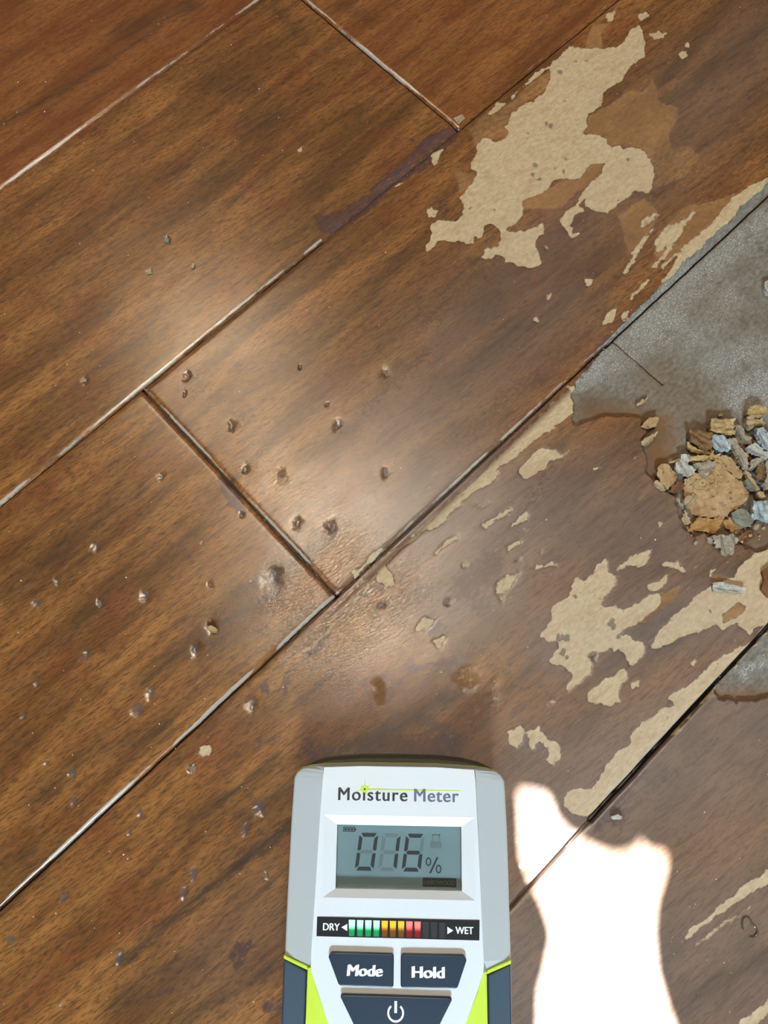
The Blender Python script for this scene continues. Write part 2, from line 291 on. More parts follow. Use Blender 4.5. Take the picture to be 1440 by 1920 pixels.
# seams
hs = Z0()                         # relief
groove = Z0(); edge = Z0()
def seamline(c, horiz, lo, hi, wide, k_edge, side):
    """one joint between boards: groove, eased edges, worn light wood plus painted bevel highlight on one side"""
    a = YY if horiz else XX; b = XX if horiz else YY
    wob = 0.00025*fbm(b, b*0, 90, 1, int(abs(c)*1e4) % 97, 3)
    d = a-c-wob
    on = ((b > lo) & (b < hi)).astype(float)
    g = np.clip(1.3-np.abs(d)/wide, 0, 1)*on
    ez = np.exp(-(d/0.0015)**2)*on
    global hs, groove, edge
    hs = hs-0.00055*ez-0.0022*g
    groove = np.maximum(groove, g)
    n = np.clip(.55+1.6*fbm(b, a, 60, 500, 31+int(abs(c)*1e3) % 53, 4), 0, 1)
    e = np.exp(-((d*side-0.00125)/0.00065)**2)*on*n*k_edge
    edge = np.maximum(edge, e)
big = 9.0
xB = lambda u, v: fl(u, v)[0]
seamline(SEAM['A'], True, -big, xB(490, 0), .00030, 1.0, 1)
seamline(SEAM['B'], True, -big, xB(605, 450), .00042, 1.0, 1)
seamline(SEAM['B'], True, xB(605,450), xB(855,237), .00022, .15, 1)
seamline(SEAM['B'], True, xB(855,237), big, .00045, .45, 1)
seamline(SEAM['C'], True, -big, xB(630,1115), .00050, 1.5, 1)
seamline(SEAM['C'], True, xB(630,1115), big, .00045, .8, 1)
seamline(SEAM['D'], True, -big, xB(1105,1540), .00045, .6, 1)
seamline(SEAM['D'], True, xB(1105,1540), big, .0011, .6, 1)
seamline(-0.2086, True, -big, big, .0004, .6, 1); seamline(0.4520, True, -big, big, .0004, .6, 1)
seamline(0.2205, False, SEAM['B'], SEAM['A'], .00055, 1.4, 1)
seamline(0.0173, False, SEAM['C'], SEAM['B'], .00050, 1.0, 1)
seamline(fl(1155,637)[0], False, fl(1242,722)[1], SEAM['C'], .00030, 0, 1)
seamline(-0.33, False, SEAM['B'], SEAM['A'], .0005, 1, 1); seamline(-0.42, False, SEAM['D'], SEAM['C'], .0005, 1, 1)
# sunken strip beside the seam C, below it
stripm = np.exp(-((YY-SEAM['C']+0.0030)/0.0016)**2)*((XX > xB(560,1180)) & (XX < xB(1075,735)))
stripd = stripm*np.clip((XX-xB(560,1180))/.02, 0, 1)
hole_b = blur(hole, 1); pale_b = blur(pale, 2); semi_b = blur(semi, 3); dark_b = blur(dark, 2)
Z = hs - 0.00022*pale_b - 0.00008*semi_b - 0.0021*hole_b - 0.00045*spot*(1-hole_b) - .0005*stripd
Z += 0.00010*fbm(XX, YY, 30, 70, 51, 2)*(1-hole_b) + 0.00030*fbm(XX, YY, 160, 160, 61, 4)*hole_b
rim = np.clip(blur(hole, 4)-hole, 0, 1); Z += 0.0006*rim*np.clip(.5+2*fbm(XX, YY, 300, 300, 71, 3), 0, 1)
puff = Z0()
for a, b, r, v in [((1330,1470),(1290,1530),70,1),((640,1040),(560,1120),70,1),((720,1100),(600,1190),80,1),((420,720),(520,900),60,.4),((300,1300),(420,1500),200,.25)]: seg(puff, a, b, r, v)
# board tint
tint = Z0()+.5
def board(x0, x1, y0, y1, v):
    global tint
    tint = np.where((XX >= x0) & (XX < x1) & (YY >= y0) & (YY < y1), v, tint)
board(-9, 9, SEAM['A'], 9, .62); board(-9, .2205, SEAM['B'], SEAM['A'], .50); board(.2205, 9, SEAM['B'], SEAM['A'], .58)
board(-9, .0173, SEAM['C'], SEAM['B'], .42); board(.0173, 9, SEAM['C'], SEAM['B'], .38); board(-9, 9, SEAM['D'], SEAM['C'], .45); board(-9, 9, -9, SEAM['D'], .35)

me = bpy.data.meshes.new('floor')
V = np.empty((ny*nx, 3), np.float32); V[:, 0] = XX.ravel(); V[:, 1] = YY.ravel(); V[:, 2] = Z.ravel()
idx = np.arange(ny*nx, dtype=np.int32).reshape(ny, nx)
F = np.stack([idx[:-1, :-1], idx[:-1, 1:], idx[1:, 1:], idx[1:, :-1]], -1).reshape(-1, 4)
me.vertices.add(len(V)); me.vertices.foreach_set('co', V.ravel())
me.loops.add(F.size); me.loops.foreach_set('vertex_index', F.ravel())
me.polygons.add(len(F)); me.polygons.foreach_set('loop_start', np.arange(0, F.size, 4, dtype=np.int32))
try: me.polygons.foreach_set('loop_total', np.full(len(F), 4, np.int32))
except Exception: pass
me.polygons.foreach_set('use_smooth', np.ones(len(F), bool)); me.update(calc_edges=True)
for n, a in dict(pale=pale_b, semi=semi_b, hole=hole_b, weather_glare=weather_glare, dark=dark_b, streak=streak, spot=spot, hb=hb, hw=hw, groove=groove, edge=edge, strip=stripd, puff=puff, scuff=scuff, tint=tint).items():
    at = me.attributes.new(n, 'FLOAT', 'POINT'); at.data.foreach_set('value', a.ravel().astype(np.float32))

t = NT('worn_varnished_planks')
g1 = t.noise((9, 70, 1), 5, .6, dist=.6)               # broad figure
g2 = t.noise((60, 420, 1), 4, .6, rz=.10)              # fine grain
g3 = t.noise((260, 1500, 1), 3, .6, rz=.14)            # pores
blot = t.noise((30, 45, 1), 5, .6, off=(.3,.1,0))
fine = t.noise((2600, 2600, 1), 3, .7)
mid = t.noise((350, 600, 1), 5, .65)
c = t.mix(t.ramp(g1, .32, .68), s2l((102,66,32)), s2l((158,106,54)))
c = t.mix(t.math('MULTIPLY', t.ramp(blot, .45, .75), .75), c, s2l((122,66,34)))
c = t.mix(t.math('MULTIPLY', t.ramp(g2, .46, .68), .55), c, s2l((74,48,28)))
c = t.mix(t.math('MULTIPLY', t.ramp(g3, .47, .63), .60), c, s2l((62,42,26)))
tn = t.math('SUBTRACT', t.attr('tint'), .5)
c = t.mix(t.math('MULTIPLY', tn, 3.0, clamp=True), c, s2l((128,66,32)))
wsh = t.math('MULTIPLY', t.attr('weather_glare'), .90)
wcol = t.mix(t.ramp(blot, .35, .68), s2l((98,85,79)), s2l((120,100,88)))  # worn grey, cooled further to carry the daylight glare
wcol = t.mix(t.math('MULTIPLY', t.ramp(g2, .46, .68), .45), wcol, s2l((78,64,58)))
wcol = t.mix(t.math('MULTIPLY', t.ramp(g3, .50, .66), .35), wcol, s2l((74,60,54)))
c = t.mix(wsh, c, wcol)
c = t.mix(t.math('MULTIPLY', t.attr('streak'), t.ramp(t.math('ADD', g2, t.math('MULTIPLY', g1, .5)), .45, .95)), c, s2l((58,44,32)))
c = t.mix(t.math('MULTIPLY', t.attr('streak'), .40), c, s2l((62,48,34)))
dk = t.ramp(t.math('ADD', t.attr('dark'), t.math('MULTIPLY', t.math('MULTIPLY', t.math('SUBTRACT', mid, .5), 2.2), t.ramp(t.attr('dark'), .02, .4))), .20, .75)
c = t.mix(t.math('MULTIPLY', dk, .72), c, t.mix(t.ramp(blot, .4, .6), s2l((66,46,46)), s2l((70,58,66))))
sm = t.ramp(t.math('ADD', t.attr('semi'), t.math('MULTIPLY', t.math('SUBTRACT', mid, .5), 1.3)), .30, .85)
c = t.mix(t.math('MULTIPLY', sm, t.fmix(t.ramp(mid, .35, .65), .45, .85)), c, t.mix(t.ramp(blot, .4, .65), s2l((140,102,62)), s2l((168,124,74))))
pn = t.math('ADD', t.attr('pale'), t.math('MULTIPLY', t.math('SUBTRACT', t.math('ADD', t.math('MULTIPLY', mid, .5), t.math('MULTIPLY', fine, .5)), .5), 2.4))
pm = t.ramp(pn, .39, .49)
pc = t.mix(t.ramp(mid, .3, .7), s2l((182,158,122)), s2l((202,180,146)))
pc = t.mix(t.math('MULTIPLY', t.ramp(t.noise((90,200,1), 4, .6, rz=.1), .5, .75), .5), pc, s2l((178,146,108)))
pc = t.mix(t.math('MULTIPLY', t.ramp(t.noise((420,620,1), 3, .5, off=(3,1,0)), .66, .76), .8), pc, s2l((110,88,62)))
pc = t.mix(t.math('MULTIPLY', t.ramp(t.noise((70,160,1), 6, .75, rz=.2, off=(9,2,0)), .48, .66), .45), pc, s2l((164,132,92)))
pc = t.mix(t.math('MULTIPLY', t.ramp(g3, .50, .68), .30), pc, s2l((150,118,84)))
pc = t.mix(t.math('MULTIPLY', t.ramp(t.noise((900,1100,1), 3, .6, off=(6,6,0)), .68, .74), .7), pc, s2l((96,74,52)))
pc = t.mix(t.math('MULTIPLY', t.attr('weather_glare'), .30), pc, s2l((180,162,146)))
c = t.mix(pm, c, pc)
scf = t.ramp(t.noise((110, 620, 1), 5, .7, rz=.12, off=(7,3,0)), .625, .665)
c = t.mix(t.math('MULTIPLY', t.math('MULTIPLY', scf, t.attr('scuff')), .85), c, s2l((172,142,120)))
dsc = t.ramp(t.noise((150, 190, 1), 5, .7, off=(2,9,0)), .62, .70)
c = t.mix(t.math('MULTIPLY', t.math('MULTIPLY', dsc, t.attr('scuff')), .5), c, s2l((70,52,50)))
ed = t.ramp(t.math('ADD', t.attr('edge'), t.math('MULTIPLY', t.math('SUBTRACT', mid, .5), .8)), .22, .6)
c = t.mix(t.math('MULTIPLY', ed, .85), c, t.mix(fine, s2l((150,136,118)), s2l((200,192,180))))  # bare edge wood, whitened to carry the bevel's highlight
c = t.mix(t.math('MULTIPLY', t.attr('strip'), .75), c, s2l((84,54,40)))
spn = t.ramp(t.math('ADD', t.attr('spot'), t.math('MULTIPLY', t.math('SUBTRACT', fine, .5), .4)), .3, .6)
c = t.mix(t.math('MULTIPLY', spn, .62), c, s2l((74,70,72)))
# what lies under the rotted plank: grey mouldy board
hc = t.mix(t.ramp(mid, .3, .7), s2l((104,99,90)), s2l((138,133,122)))
hc = t.mix(t.math('MULTIPLY', t.ramp(t.noise((1300,1300,1), 4, .8), .50, .62), t.ramp(t.math('ADD', t.math('MULTIPLY', blot, .6), t.math('MULTIPLY', t.attr('hw'), 1.3)), .35, .95)), hc, s2l((204,206,202)))
hc = t.mix(t.math('MULTIPLY', t.attr('hw'), .45), hc, s2l((150,148,140)))
hbn = t.math('MULTIPLY', t.attr('hb'), t.fmix(mid, .7, 1.1), clamp=True)
hc = t.mix(hbn, hc, t.mix(t.ramp(blot, .35, .65), s2l((98,74,50)), s2l((124,88,52))))
hc = t.mix(t.math('MULTIPLY', t.ramp(t.noise((120,120,1), 3, .6), .5, .7), .5), hc, s2l((104,88,74)))
hm = t.ramp(t.attr('hole'), .35, .6)
c = t.mix(hm, c, hc)
c = t.mix(t.ramp(t.attr('groove'), .25, .7), c, s2l((26,20,16)))
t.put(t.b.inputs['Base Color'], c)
matt = t.math('MAXIMUM', t.math('MAXIMUM', pm, hm), t.math('MULTIPLY', t.attr('semi'), .6))
rg = t.fmix(matt, t.fmix(t.attr('weather_glare'), t.fmix(mid, .18, .27), t.fmix(mid, .30, .40)), .85)
t.put(t.b.inputs['Roughness'], rg)
t.put(t.b.inputs['Specular IOR Level'], t.fmix(matt, .75, .12))
lea = t.noise((420, 1000, 1), 3, .65, rz=.12, dist=.6)
h1 = t.math('ADD', t.math('MULTIPLY', g3, .18), t.math('MULTIPLY', lea, t.fmix(t.attr('puff'), .15, 1.7)))
n1 = t.bump(h1, .00013, 1.0)
n2 = t.bump(t.math('ADD', t.math('MULTIPLY', fine, t.fmix(matt, .2, .55)), t.math('MULTIPLY', pm, -1.2)), .00010, 1.0, n1)
t.put(t.b.inputs['Normal'], n2)
floor = link('floor', me, t.m); tag(floor, 'worn brown varnished plank floor with bare patches and a rotted hole', 'floor', kind='structure')

# ------------------------------------------------------------------ mesh helpers
def mobj(name, bm, m, parent=None, smooth=False, bevel=0, seg_=2):
    me = bpy.data.meshes.new(name); bm.normal_update(); bm.to_mesh(me); bm.free()
    if smooth:
        for p in me.polygons: p.use_smooth = True
    o = link(name, me, m, parent)
    if bevel:
        b = o.modifiers.new('b', 'BEVEL'); b.width = bevel; b.segments = seg_; b.limit_method = 'ANGLE'; b.angle_limit = math.radians(35)
    return o
def prism(pts, z0, z1, bm=None):
    bm = bm or bmesh.new()
    lo = [bm.verts.new((x, y, z0)) for x, y in pts]; hi = [bm.verts.new((x, y, z1)) for x, y in pts]
    n = len(pts)
    A = sum(pts[i][0]*pts[(i+1) % n][1]-pts[(i+1) % n][0]*pts[i][1] for i in range(n))
    if A < 0: lo.reverse(); hi.reverse()
    bm.faces.new(hi); bm.faces.new(lo[::-1])
    for i in range(n):
        j = (i+1) % n; bm.faces.new((lo[i], lo[j], hi[j], hi[i]))
    return bm
def mm(p): return [(x*.001, y*.001) for x, y in p]
def mir(h):   # half outline on x>0 from top to bottom -> closed outline
    return h + [(-x, y) for x, y in reversed(h) if abs(x) > 1e-9]

# ------------------------------------------------------------------ moisture meter
MO = fl(748, 1437, .03)
meter = bpy.data.objects.new('moisture_meter', None); COL.objects.link(meter)
meter.location = (MO[0], MO[1], 0); meter.rotation_euler = (0, 0, math.radians(45.64-90))
tag(meter, 'handheld silver, lime and navy moisture meter with a lit display lying on the plank floor', 'moisture meter')
M_shell = simple('shaded_face_plastic', (176,182,184), .42, .03, scale=2500, bump=.00001)  # face plastic in a darker grey that carries the tilted sides' shading
M_face = simple('pearl_face_plastic', (214,219,224), .38, .02, scale=2500, bump=.00001)
M_navy = simple('navy_rubber', (40,62,80), .50, .06)
M_btn = simple('navy_button_rubber', (18,40,60), .38, .05)
M_lime = simple('lime_plastic', (190,216,48), .45, .04)
M_dark = simple('dark_back_plastic', (66,64,52), .6, .1)
M_black = simple('black_label', (14,16,20), .35, .1)
M_white = simple('white_print', (236,240,242), .5, .02)
M_ink = simple('dark_ink', (36,42,54), .5, .05)
M_ink2 = simple('grey_blue_ink', (92,102,122), .5, .05)
CX = np.array([0.0003, 0.0148])
def par(p, z):
    """plan position of a feature that sits at height z instead of on the face (30 mm)"""
    f = (H-z)/(H-.03); return [(CX[0]+(x-CX[0])*f, CX[1]+(y-CX[1])*f) for x, y in p]
OUT = mm(mir([(0,.5),(14,.5),(27,-.1),(32,-.7),(35.2,-1.6),(37,-3),(37.7,-4.8),(38.2,-20),(38.3,-62),(38.0,-90),(36.5,-112),(33,-130),(26,-143),(14,-150),(0,-152)]))
def scaled(p, k): return [(x*k, (y+.06)*k-.06 if False else y*k+(1-k)*-.075) for x, y in p]
BK = mm(mir([(0,3.4),(14,3.2),(24,2.4),(31,1.0),(35.5,-1.4),(37.4,-5),(37.9,-20),(38.0,-62),(37.8,-90),(36.3,-112),(32.8,-130),(26,-143),(14,-150),(0,-152)]))
mobj('back_shell', prism(BK, .0004, .0215), M_dark, meter, bevel=.002, seg_=3)
mobj('seam_trim', prism(scaled(OUT, 1.006), .0215, .0232), M_lime, meter, bevel=.0003)
# front shell: vertical wall, then a sloping shoulder up to the face
zo, zi = .0268, .0294
so_ = mm([(-30.2,-65.0),(-38.5,-62.0),(-38.5,-50),(-38.3,-20),(-37.9,-4.6),(-37.0,-2.8),(-35.2,-1.3),(-32,-.4),(-27,.2),(-14,.8),(0,.8),(14,.8),(27,.2),(32,-.4),(35.4,-1.3),(37.2,-2.8),(38.1,-4.6),(38.5,-20),(38.7,-50),(38.7,-62.0),(30.2,-65.8)])
si_ = mm([(-29.4,-65.0),(-29.3,-62),(-28.9,-50),(-28.0,-20),(-27.4,-4.6),(-27.3,-2.8),(-27.2,-1.6),(-27.1,-.9),(-26.8,-.5),(-14,.1),(0,.1),(14,.1),(26.8,-.5),(27.2,-.9),(27.3,-1.6),(27.4,-2.8),(27.5,-4.6),(28.1,-20),(28.9,-50),(29.3,-62),(29.3,-65.8)])
bm = bmesh.new()
r0 = [bm.verts.new((x, y, .0232)) for x, y in so_]; r1 = [bm.verts.new((x, y, zo)) for x, y in so_]; r2 = [bm.verts.new((x, y, zi)) for x, y in si_]
for i in range(len(so_)-1):
    bm.faces.new((r0[i+1], r0[i], r1[i], r1[i+1])); bm.faces.new((r1[i+1], r1[i], r2[i], r2[i+1]))
bm.faces.new((r0[0], r2[0], r1[0])); bm.faces.new((r0[-1], r1[-1], r2[-1]))
bmesh.ops.recalc_face_normals(bm, faces=bm.faces)
mobj('front_shell', bm, M_shell, meter, bevel=.0006, seg_=3)
# navy grips, lime flanks, lime trim at the shell's end
for s in (-1, 1):
    g = [(38.3,-62.6),(30.4,-66.1),(30.4,-100),(27,-125),(20,-140),(26,-143),(33,-130),(36.5,-112),(38.1,-90)]
    mobj('grip', prism(par(mm([(x*s, y) for x, y in g]), .0275), .0232, .0275), M_navy, meter, bevel=.0006)
    f = [(30.3,-65.2),(30.3,-100),(26.8,-125),(19.8,-140),(0,-146),(0,-112),(10,-106),(22.3,-81.5),(27,-71.5),(28.6,-65.2)]
    mobj('flank', prism(mm([(x*s, y) for x, y in f]), .0232, .0288), M_lime, meter, bevel=.0003)
    e = [(38.6,-61.7),(30.3,-65.0),(30.3,-66.3),(38.6,-62.9)]
    mobj('shell_edge_trim', prism(mm([(x*s, y) for x, y in e]), .0232, .0283), M_lime, meter, bevel=.0003)
# face plate with the display opening
def rrect(x0, y0, x1, y1, r, n=4):
    p = []
    for cx, cy, a0 in ((x1-r, y1-r, 0), (x0+r, y1-r, 90), (x0+r, y0+r, 180), (x1-r, y0+r, 270)):
        for k in range(n+1):
            a = math.radians(a0+90*k/n); p.append((cx+r*math.cos(a), cy+r*math.sin(a)))
    return p
FACE = mm(mir([(0,.0),(14,.0),(26.9,-.6),(27.4,-4.6),(28.0,-20),(28.9,-50),(29.3,-62),(29.1,-65.6),(22.6,-81.5),(12,-106),(0,-111)]))
BO = mm([(-26.0,-43.3),(26.6,-43.3),(26.8,-16.7),(-26.2,-16.7)])
bm = bmesh.new(); zf = .030
vo = [bm.verts.new((x, y, zf)) for x, y in FACE]; vi = [bm.verts.new((x, y, zf)) for x, y in BO]
E_ = [bm.edges.new((vo[i], vo[(i+1) % len(vo)])) for i in range(len(vo))] + [bm.edges.new((vi[i], vi[(i+1) % 4])) for i in range(4)]
bmesh.ops.triangle_fill(bm, use_beauty=True, edges=E_)
for f in bm.faces:
    f.normal_update()
    if f.normal.z < 0: f.normal_flip()
vl = [bm.verts.new((x, y, .0225)) for x, y in FACE]
for i in range(len(vo)):
    j = (i+1) % len(vo); bm.faces.new((vl[i], vl[j], vo[j], vo[i]))
bmesh.ops.recalc_face_normals(bm, faces=bm.faces)
mobj('face_plate', bm, M_face, meter, bevel=.00025)
# bezel: four sloping sides, then a short wall down to the display
zb, zs = .0286, .0254
BI = par(mm([(-21.5,-40.4),(22.1,-40.4),(22.1,-19.8),(-21.6,-19.8)]), zb)
bm = bmesh.new()
a = [bm.verts.new((x, y, zf)) for x, y in BO]; b = [bm.verts.new((x, y, zb)) for x, y in BI]; d = [bm.verts.new((x, y, zs-.0002)) for x, y in BI]
for i in range(4):
    j = (i+1) % 4; bm.faces.new((a[i], a[j], b[j], b[i])); bm.faces.new((b[i], b[j], d[j], d[i]))
mobj('display_bezel', bm, M_face, meter)
tl = NT('liquid_crystal_panel')
cc = tl.mix(tl.noise((60,60,1), 3), s2l((100,122,126)), s2l((114,136,138)))
sc_ = tl.ramp(tl.noise((220, 1900, 1), 3, .6, rz=.5), .70, .78)
tl.put(tl.b.inputs['Base Color'], tl.mix(tl.math('MULTIPLY', sc_, .35), cc, s2l((190,205,205))))
tl.b.inputs['Roughness'].default_value = .25; tl.b.inputs['Specular IOR Level'].default_value = .35
x0, y0 = BI[0]; x1, y1 = BI[2]
lcd = mobj('display', prism(rrect(x0+.00005, y0+.00005, x1-.00005, y1-.00005, .0008), zs-.001, zs), tl.m, meter)
M_seg = simple('display_segment_on', (24,36,42), .4, .05)
M_gho = simple('display_segment_off', (84,102,106), .4, .03)
M_fain = simple('display_dim_print', (72,84,92), .4, .03)
def flat(name, polys, z, m, parent, th=.00008, lab=None, parallax=True):
    bm = bmesh.new()
    for p in polys: prism(par(p, z) if parallax else p, z-th, z, bm)
    o = mobj(name, bm, m, parent)
    if lab: o['label'] = lab
    return o
# seven segment figures, slanted
def sevenseg(cx, cy, w, h, segs, slant=.13):
    """cx, cy = lower left corner; returns polygons of the named segments"""
    tk = 1.25; g = .14; P = {}
    hh = h/2
    def S(p): return [(cx+x+slant*y, cy+y) for x, y in p]
    P['a'] = [(g+.5,h),(w-g-.5,h),(w-g-1.2,h-tk),(g+1.2,h-tk)]
    P['d'] = [(g+.5,0),(w-g-.5,0),(w-g-1.2,tk),(g+1.2,tk)]
    P['g'] = [(g+.75,hh),(g+1.2,hh+tk/2),(w-g-1.2,hh+tk/2),(w-g-.75,hh),(w-g-1.2,hh-tk/2),(g+1.2,hh-tk/2)]
    P['f'] = [(0,h-.6-g),(tk,h-tk-.3-g),(tk,hh+.8),(.55,hh+.3),(0,hh+.6)]
    P['e'] = [(0,.6+g),(tk,tk+.3+g),(tk,hh-.8),(.55,hh-.3),(0,hh-.6)]
    P['b'] = [(w-x, y) for x, y in P['f']]; P['c'] = [(w-x, y) for x, y in P['e']]
    return [mm(S(P[k])) for k in segs]
DG = [(-15.1,'abcdef','g'),(-7.0,'bc','adefg'),(1.2,'acdefg','b')]
for k, (cx, on, off) in enumerate(DG):
    w = 6.6 if k != 1 else 6.4
    flat('display_digit', sevenseg(cx, -34.6, w, 12.2, on), zs+.0001, M_seg, lcd)
    flat('unlit_digit_segments', sevenseg(cx, -34.6, w, 12.2, off), zs+.00005, M_gho, lcd)
def ringpoly(cx, cy, rx, ry, t_, n=16):
    out = []
    for k in range(n):
        a = 2*math.pi*k/n; b = 2*math.pi*(k+1)/n
        out.append(mm([(cx+rx*math.cos(a), cy+ry*math.sin(a)), (cx+rx*math.cos(b), cy+ry*math.sin(b)), (cx+(rx-t_)*math.cos(b), cy+(ry-t_)*math.sin(b)), (cx+(rx-t_)*math.cos(a), cy+(ry-t_)*math.sin(a))]))
    return out
flat('percent_sign', ringpoly(10.6,-31.3,1.0,1.4,.45)+ringpoly(14.1,-33.6,1.0,1.4,.45)+[mm([(10.8,-35.0),(11.5,-35.0),(14.1,-29.8),(13.4,-29.8)])], zs+.0001, M_seg, lcd)
flat('battery_icon', [mm([(-19.4,-20.6),(-15.3,-20.6),(-15.3,-20.85),(-19.4,-20.85)]), mm([(-19.4,-21.85),(-15.3,-21.85),(-15.3,-22.1),(-19.4,-22.1)]), mm([(-19.4,-20.6),(-19.15,-20.6),(-19.15,-22.1),(-19.4,-22.1)]), mm([(-15.5,-20.6),(-15.2,-20.6),(-15.2,-22.1),(-15.5,-22.1)]), mm([(-15.2,-21.0),(-14.85,-21.0),(-14.85,-21.7),(-15.2,-21.7)])]
     + [mm([(x,-21.05),(x+.85,-21.05),(x+.85,-21.65),(x,-21.65)]) for x in (-18.9,-17.8,-16.7)], zs+.0001, M_seg, lcd)
flat('lock_icon', [mm([(11.2,-24.6),(15.2,-24.6),(15.2,-26.9),(11.2,-26.9)])]+[mm([(11.9,-22.4),(14.6,-22.4),(14.6,-22.9),(11.9,-22.9)]),mm([(11.9,-22.4),(12.3,-22.4),(12.3,-24.6),(11.9,-24.6)]),mm([(14.2,-22.4),(14.6,-22.4),(14.6,-24.6),(14.2,-24.6)])], zs+.00005, M_gho, lcd)
flat('material_flag', [mm([(8.6,-36.4),(20.2,-36.4),(20.2,-39.3),(8.6,-39.3)])], zs+.0001, M_seg, lcd)
def text(name, s, x0, x1, yb, caph, z, m, parent, bold=0.0, space=1.0, shear=0.0, th=.0001, lab=None, ref='H'):
    """lettering fitted to a width and a capital height, as a thin solid"""
    def mk(st):
        cu = bpy.data.curves.new(name, 'FONT'); cu.body = st; cu.size = 1; cu.extrude = .01; cu.space_character = space; cu.shear = shear
        o = bpy.data.objects.new('t', cu); COL.objects.link(o); bpy.context.view_layer.update()
        me = bpy.data.meshes.new_from_object(o.evaluated_get(bpy.context.evaluated_depsgraph_get()))
        bpy.data.objects.remove(o); return me
    r = mk(ref); ch = max(v.co.y for v in r.vertices)
    me = mk(s); xs = [v.co.x for v in me.vertices]; a, b = min(xs), max(xs)
    for v in me.vertices:
        x = x0+(v.co.x-a)/(b-a)*(x1-x0); y = yb+v.co.y/ch*caph
        q = par([(x*.001, y*.001)], z)[0]
        v.co = (q[0], q[1], z-th+(th if v.co.z > 0 else 0))
    if bold:
        b2 = bmesh.new()
        for k in (-1, -.5, .5, 1):
            n0 = len(b2.verts); b2.from_mesh(me); b2.verts.ensure_lookup_table()
            for v in b2.verts[n0:]: v.co.x += k*bold*caph*.001; v.co.z += (k+1)*.000004; v.co.y += (k*.25)*bold*caph*.001
        b2.to_mesh(me); b2.free()
    me.name = name; o = link(name, me, m, parent)
    if lab: o['label'] = lab
    return o
text('material_lettering', 'HARDWOOD', 9.1, 19.7, -38.6, 1.4, zs+.0002, M_fain, lcd, .02)
# name and starburst
text('name_lettering', 'Moisture', -21.4, 3.0, -11.7, 4.2, .0301, M_ink, meter, .035, 1.15)
text('name_lettering', 'Meter', 5.6, 21.2, -11.7, 4.2, .0301, M_ink2, meter, .035, 1.1)
star = []
for k in range(14):
    a = 2*math.pi*k/14+math.pi/2; L = [3.3,1.9,2.3,1.9][k % 4] if k else 3.6
    star.append(mm([(-12.1+.9*math.cos(a-.22), -7.9+.9*math.sin(a-.22)), (-12.1+L*math.cos(a), -7.9+L*math.sin(a)), (-12.1+.9*math.cos(a+.22), -7.9+.9*math.sin(a+.22))]))
star = star; disc = (mm([(-12.1+1.15*math.cos(a*.5), -7.9+1.15*math.sin(a*.5)) for a in range(12)]))
star.append(mm([(-10.9,-7.65),(21.8,-7.75),(21.8,-8.0),(-10.9,-8.15)]))
o = flat('starburst_logo', star, .03006, M_lime, meter); flat('starburst_core', [disc], .03012, M_lime, meter)
flat('starburst_dot', [mm([(-12.1+.34*math.cos(a*.6), -7.9+.34*math.sin(a*.6)) for a in range(10)])], .0302, M_ink, meter)
# indicator strip
strip = flat('indicator_strip', [mm([(-27.5,-49.4),(28.0,-49.4),(27.8,-55.6),(-27.5,-55.4)])], .0302, M_black, meter, .00019)
text('dry_lettering', 'DRY', -25.3, -19.7, -53.5, 2.15, .0303, M_white, strip, .04)
text('wet_lettering', 'WET', 19.8, 25.8, -53.7, 2.15, .0303, M_white, strip, .04)
flat('arrow_mark', [mm([(-17.1,-51.4),(-19.1,-52.5),(-17.1,-53.6)])], .0303, M_white, strip)
flat('arrow_mark', [mm([(17.0,-51.6),(19.0,-52.75),(17.0,-53.9)])], .0303, M_white, strip)
def led_mat(name, hot, body, es):
    q = NT(name); q.b.inputs['Base Color'].default_value = s2l(tuple(x*.35 for x in body)); q.b.inputs['Roughness'].default_value = .3
    sp = q.node('ShaderNodeSeparateXYZ'); q.l.new(q.coord(), sp.inputs[0])
    gr = q.ramp(sp.outputs[1], -.0535, -.0515)          # the die sits at the upper end of each window
    q.put(q.b.inputs['Emission Color'], q.mix(gr, s2l(body), s2l(hot))); q.put(q.b.inputs['Emission Strength'], q.fmix(gr, es*.36, es))
    return q.m
G_ = led_mat('green_led', (150,255,205), (0,165,90), 2.6); Y_ = led_mat('amber_led', (255,205,50), (170,100,0), 1.2); R_ = led_mat('red_led', (255,120,110), (170,10,30), 1.8)
O_ = simple('unlit_led', (52,54,58), .3, .1)
for k in range(12):
    x = -16.6+k*2.80; m = G_ if k < 4 else Y_ if k < 7 else R_ if k < 9 else O_
    o = flat('indicator_light', [mm([(x,-50.2-k*.01),(x+2.15,-50.2-k*.01),(x+1.95,-55.1),(x+.2,-55.1)])], .0305, m, strip, .00028)
    o['label'] = ('lit green' if k < 4 else 'lit amber' if k < 7 else 'lit red' if k < 9 else 'unlit dark') + ' indicator light'
# buttons
def button(name, pts, lab=None):
    z = .0318
    o = mobj(name, prism(par(mm(pts), z-.0003), .0298, z), M_btn, meter, bevel=.00045, seg_=3)
    if lab: o['label'] = lab
    # the recess frame round it
    return o, z
b1, zt = button('mode_button', [(-22.4,-60.1),(-1.6,-60.2),(-1.1,-60.8),(-1.1,-69.8),(-1.6,-70.3),(-19.0,-70.1),(-19.6,-69.6),(-23.2,-61.6)])
b2, zt = button('hold_button', [(22.4,-60.1),(1.8,-60.2),(1.3,-60.8),(1.3,-69.8),(1.8,-70.3),(19.8,-70.2),(20.4,-69.6),(23.4,-61.6)])
b3, zt = button('power_button', [(-18.2,-72.6),(17.8,-72.8),(18.5,-73.4),(10.5,-87.6),(8,-89.6),(-8,-89.6),(-10.5,-87.6),(-18.9,-73.3)])
text('mode_lettering', 'Mode', -16.6, -5.0, -67.1, 3.3, zt+.00012, M_white, b1, .085, 1.0, .08)
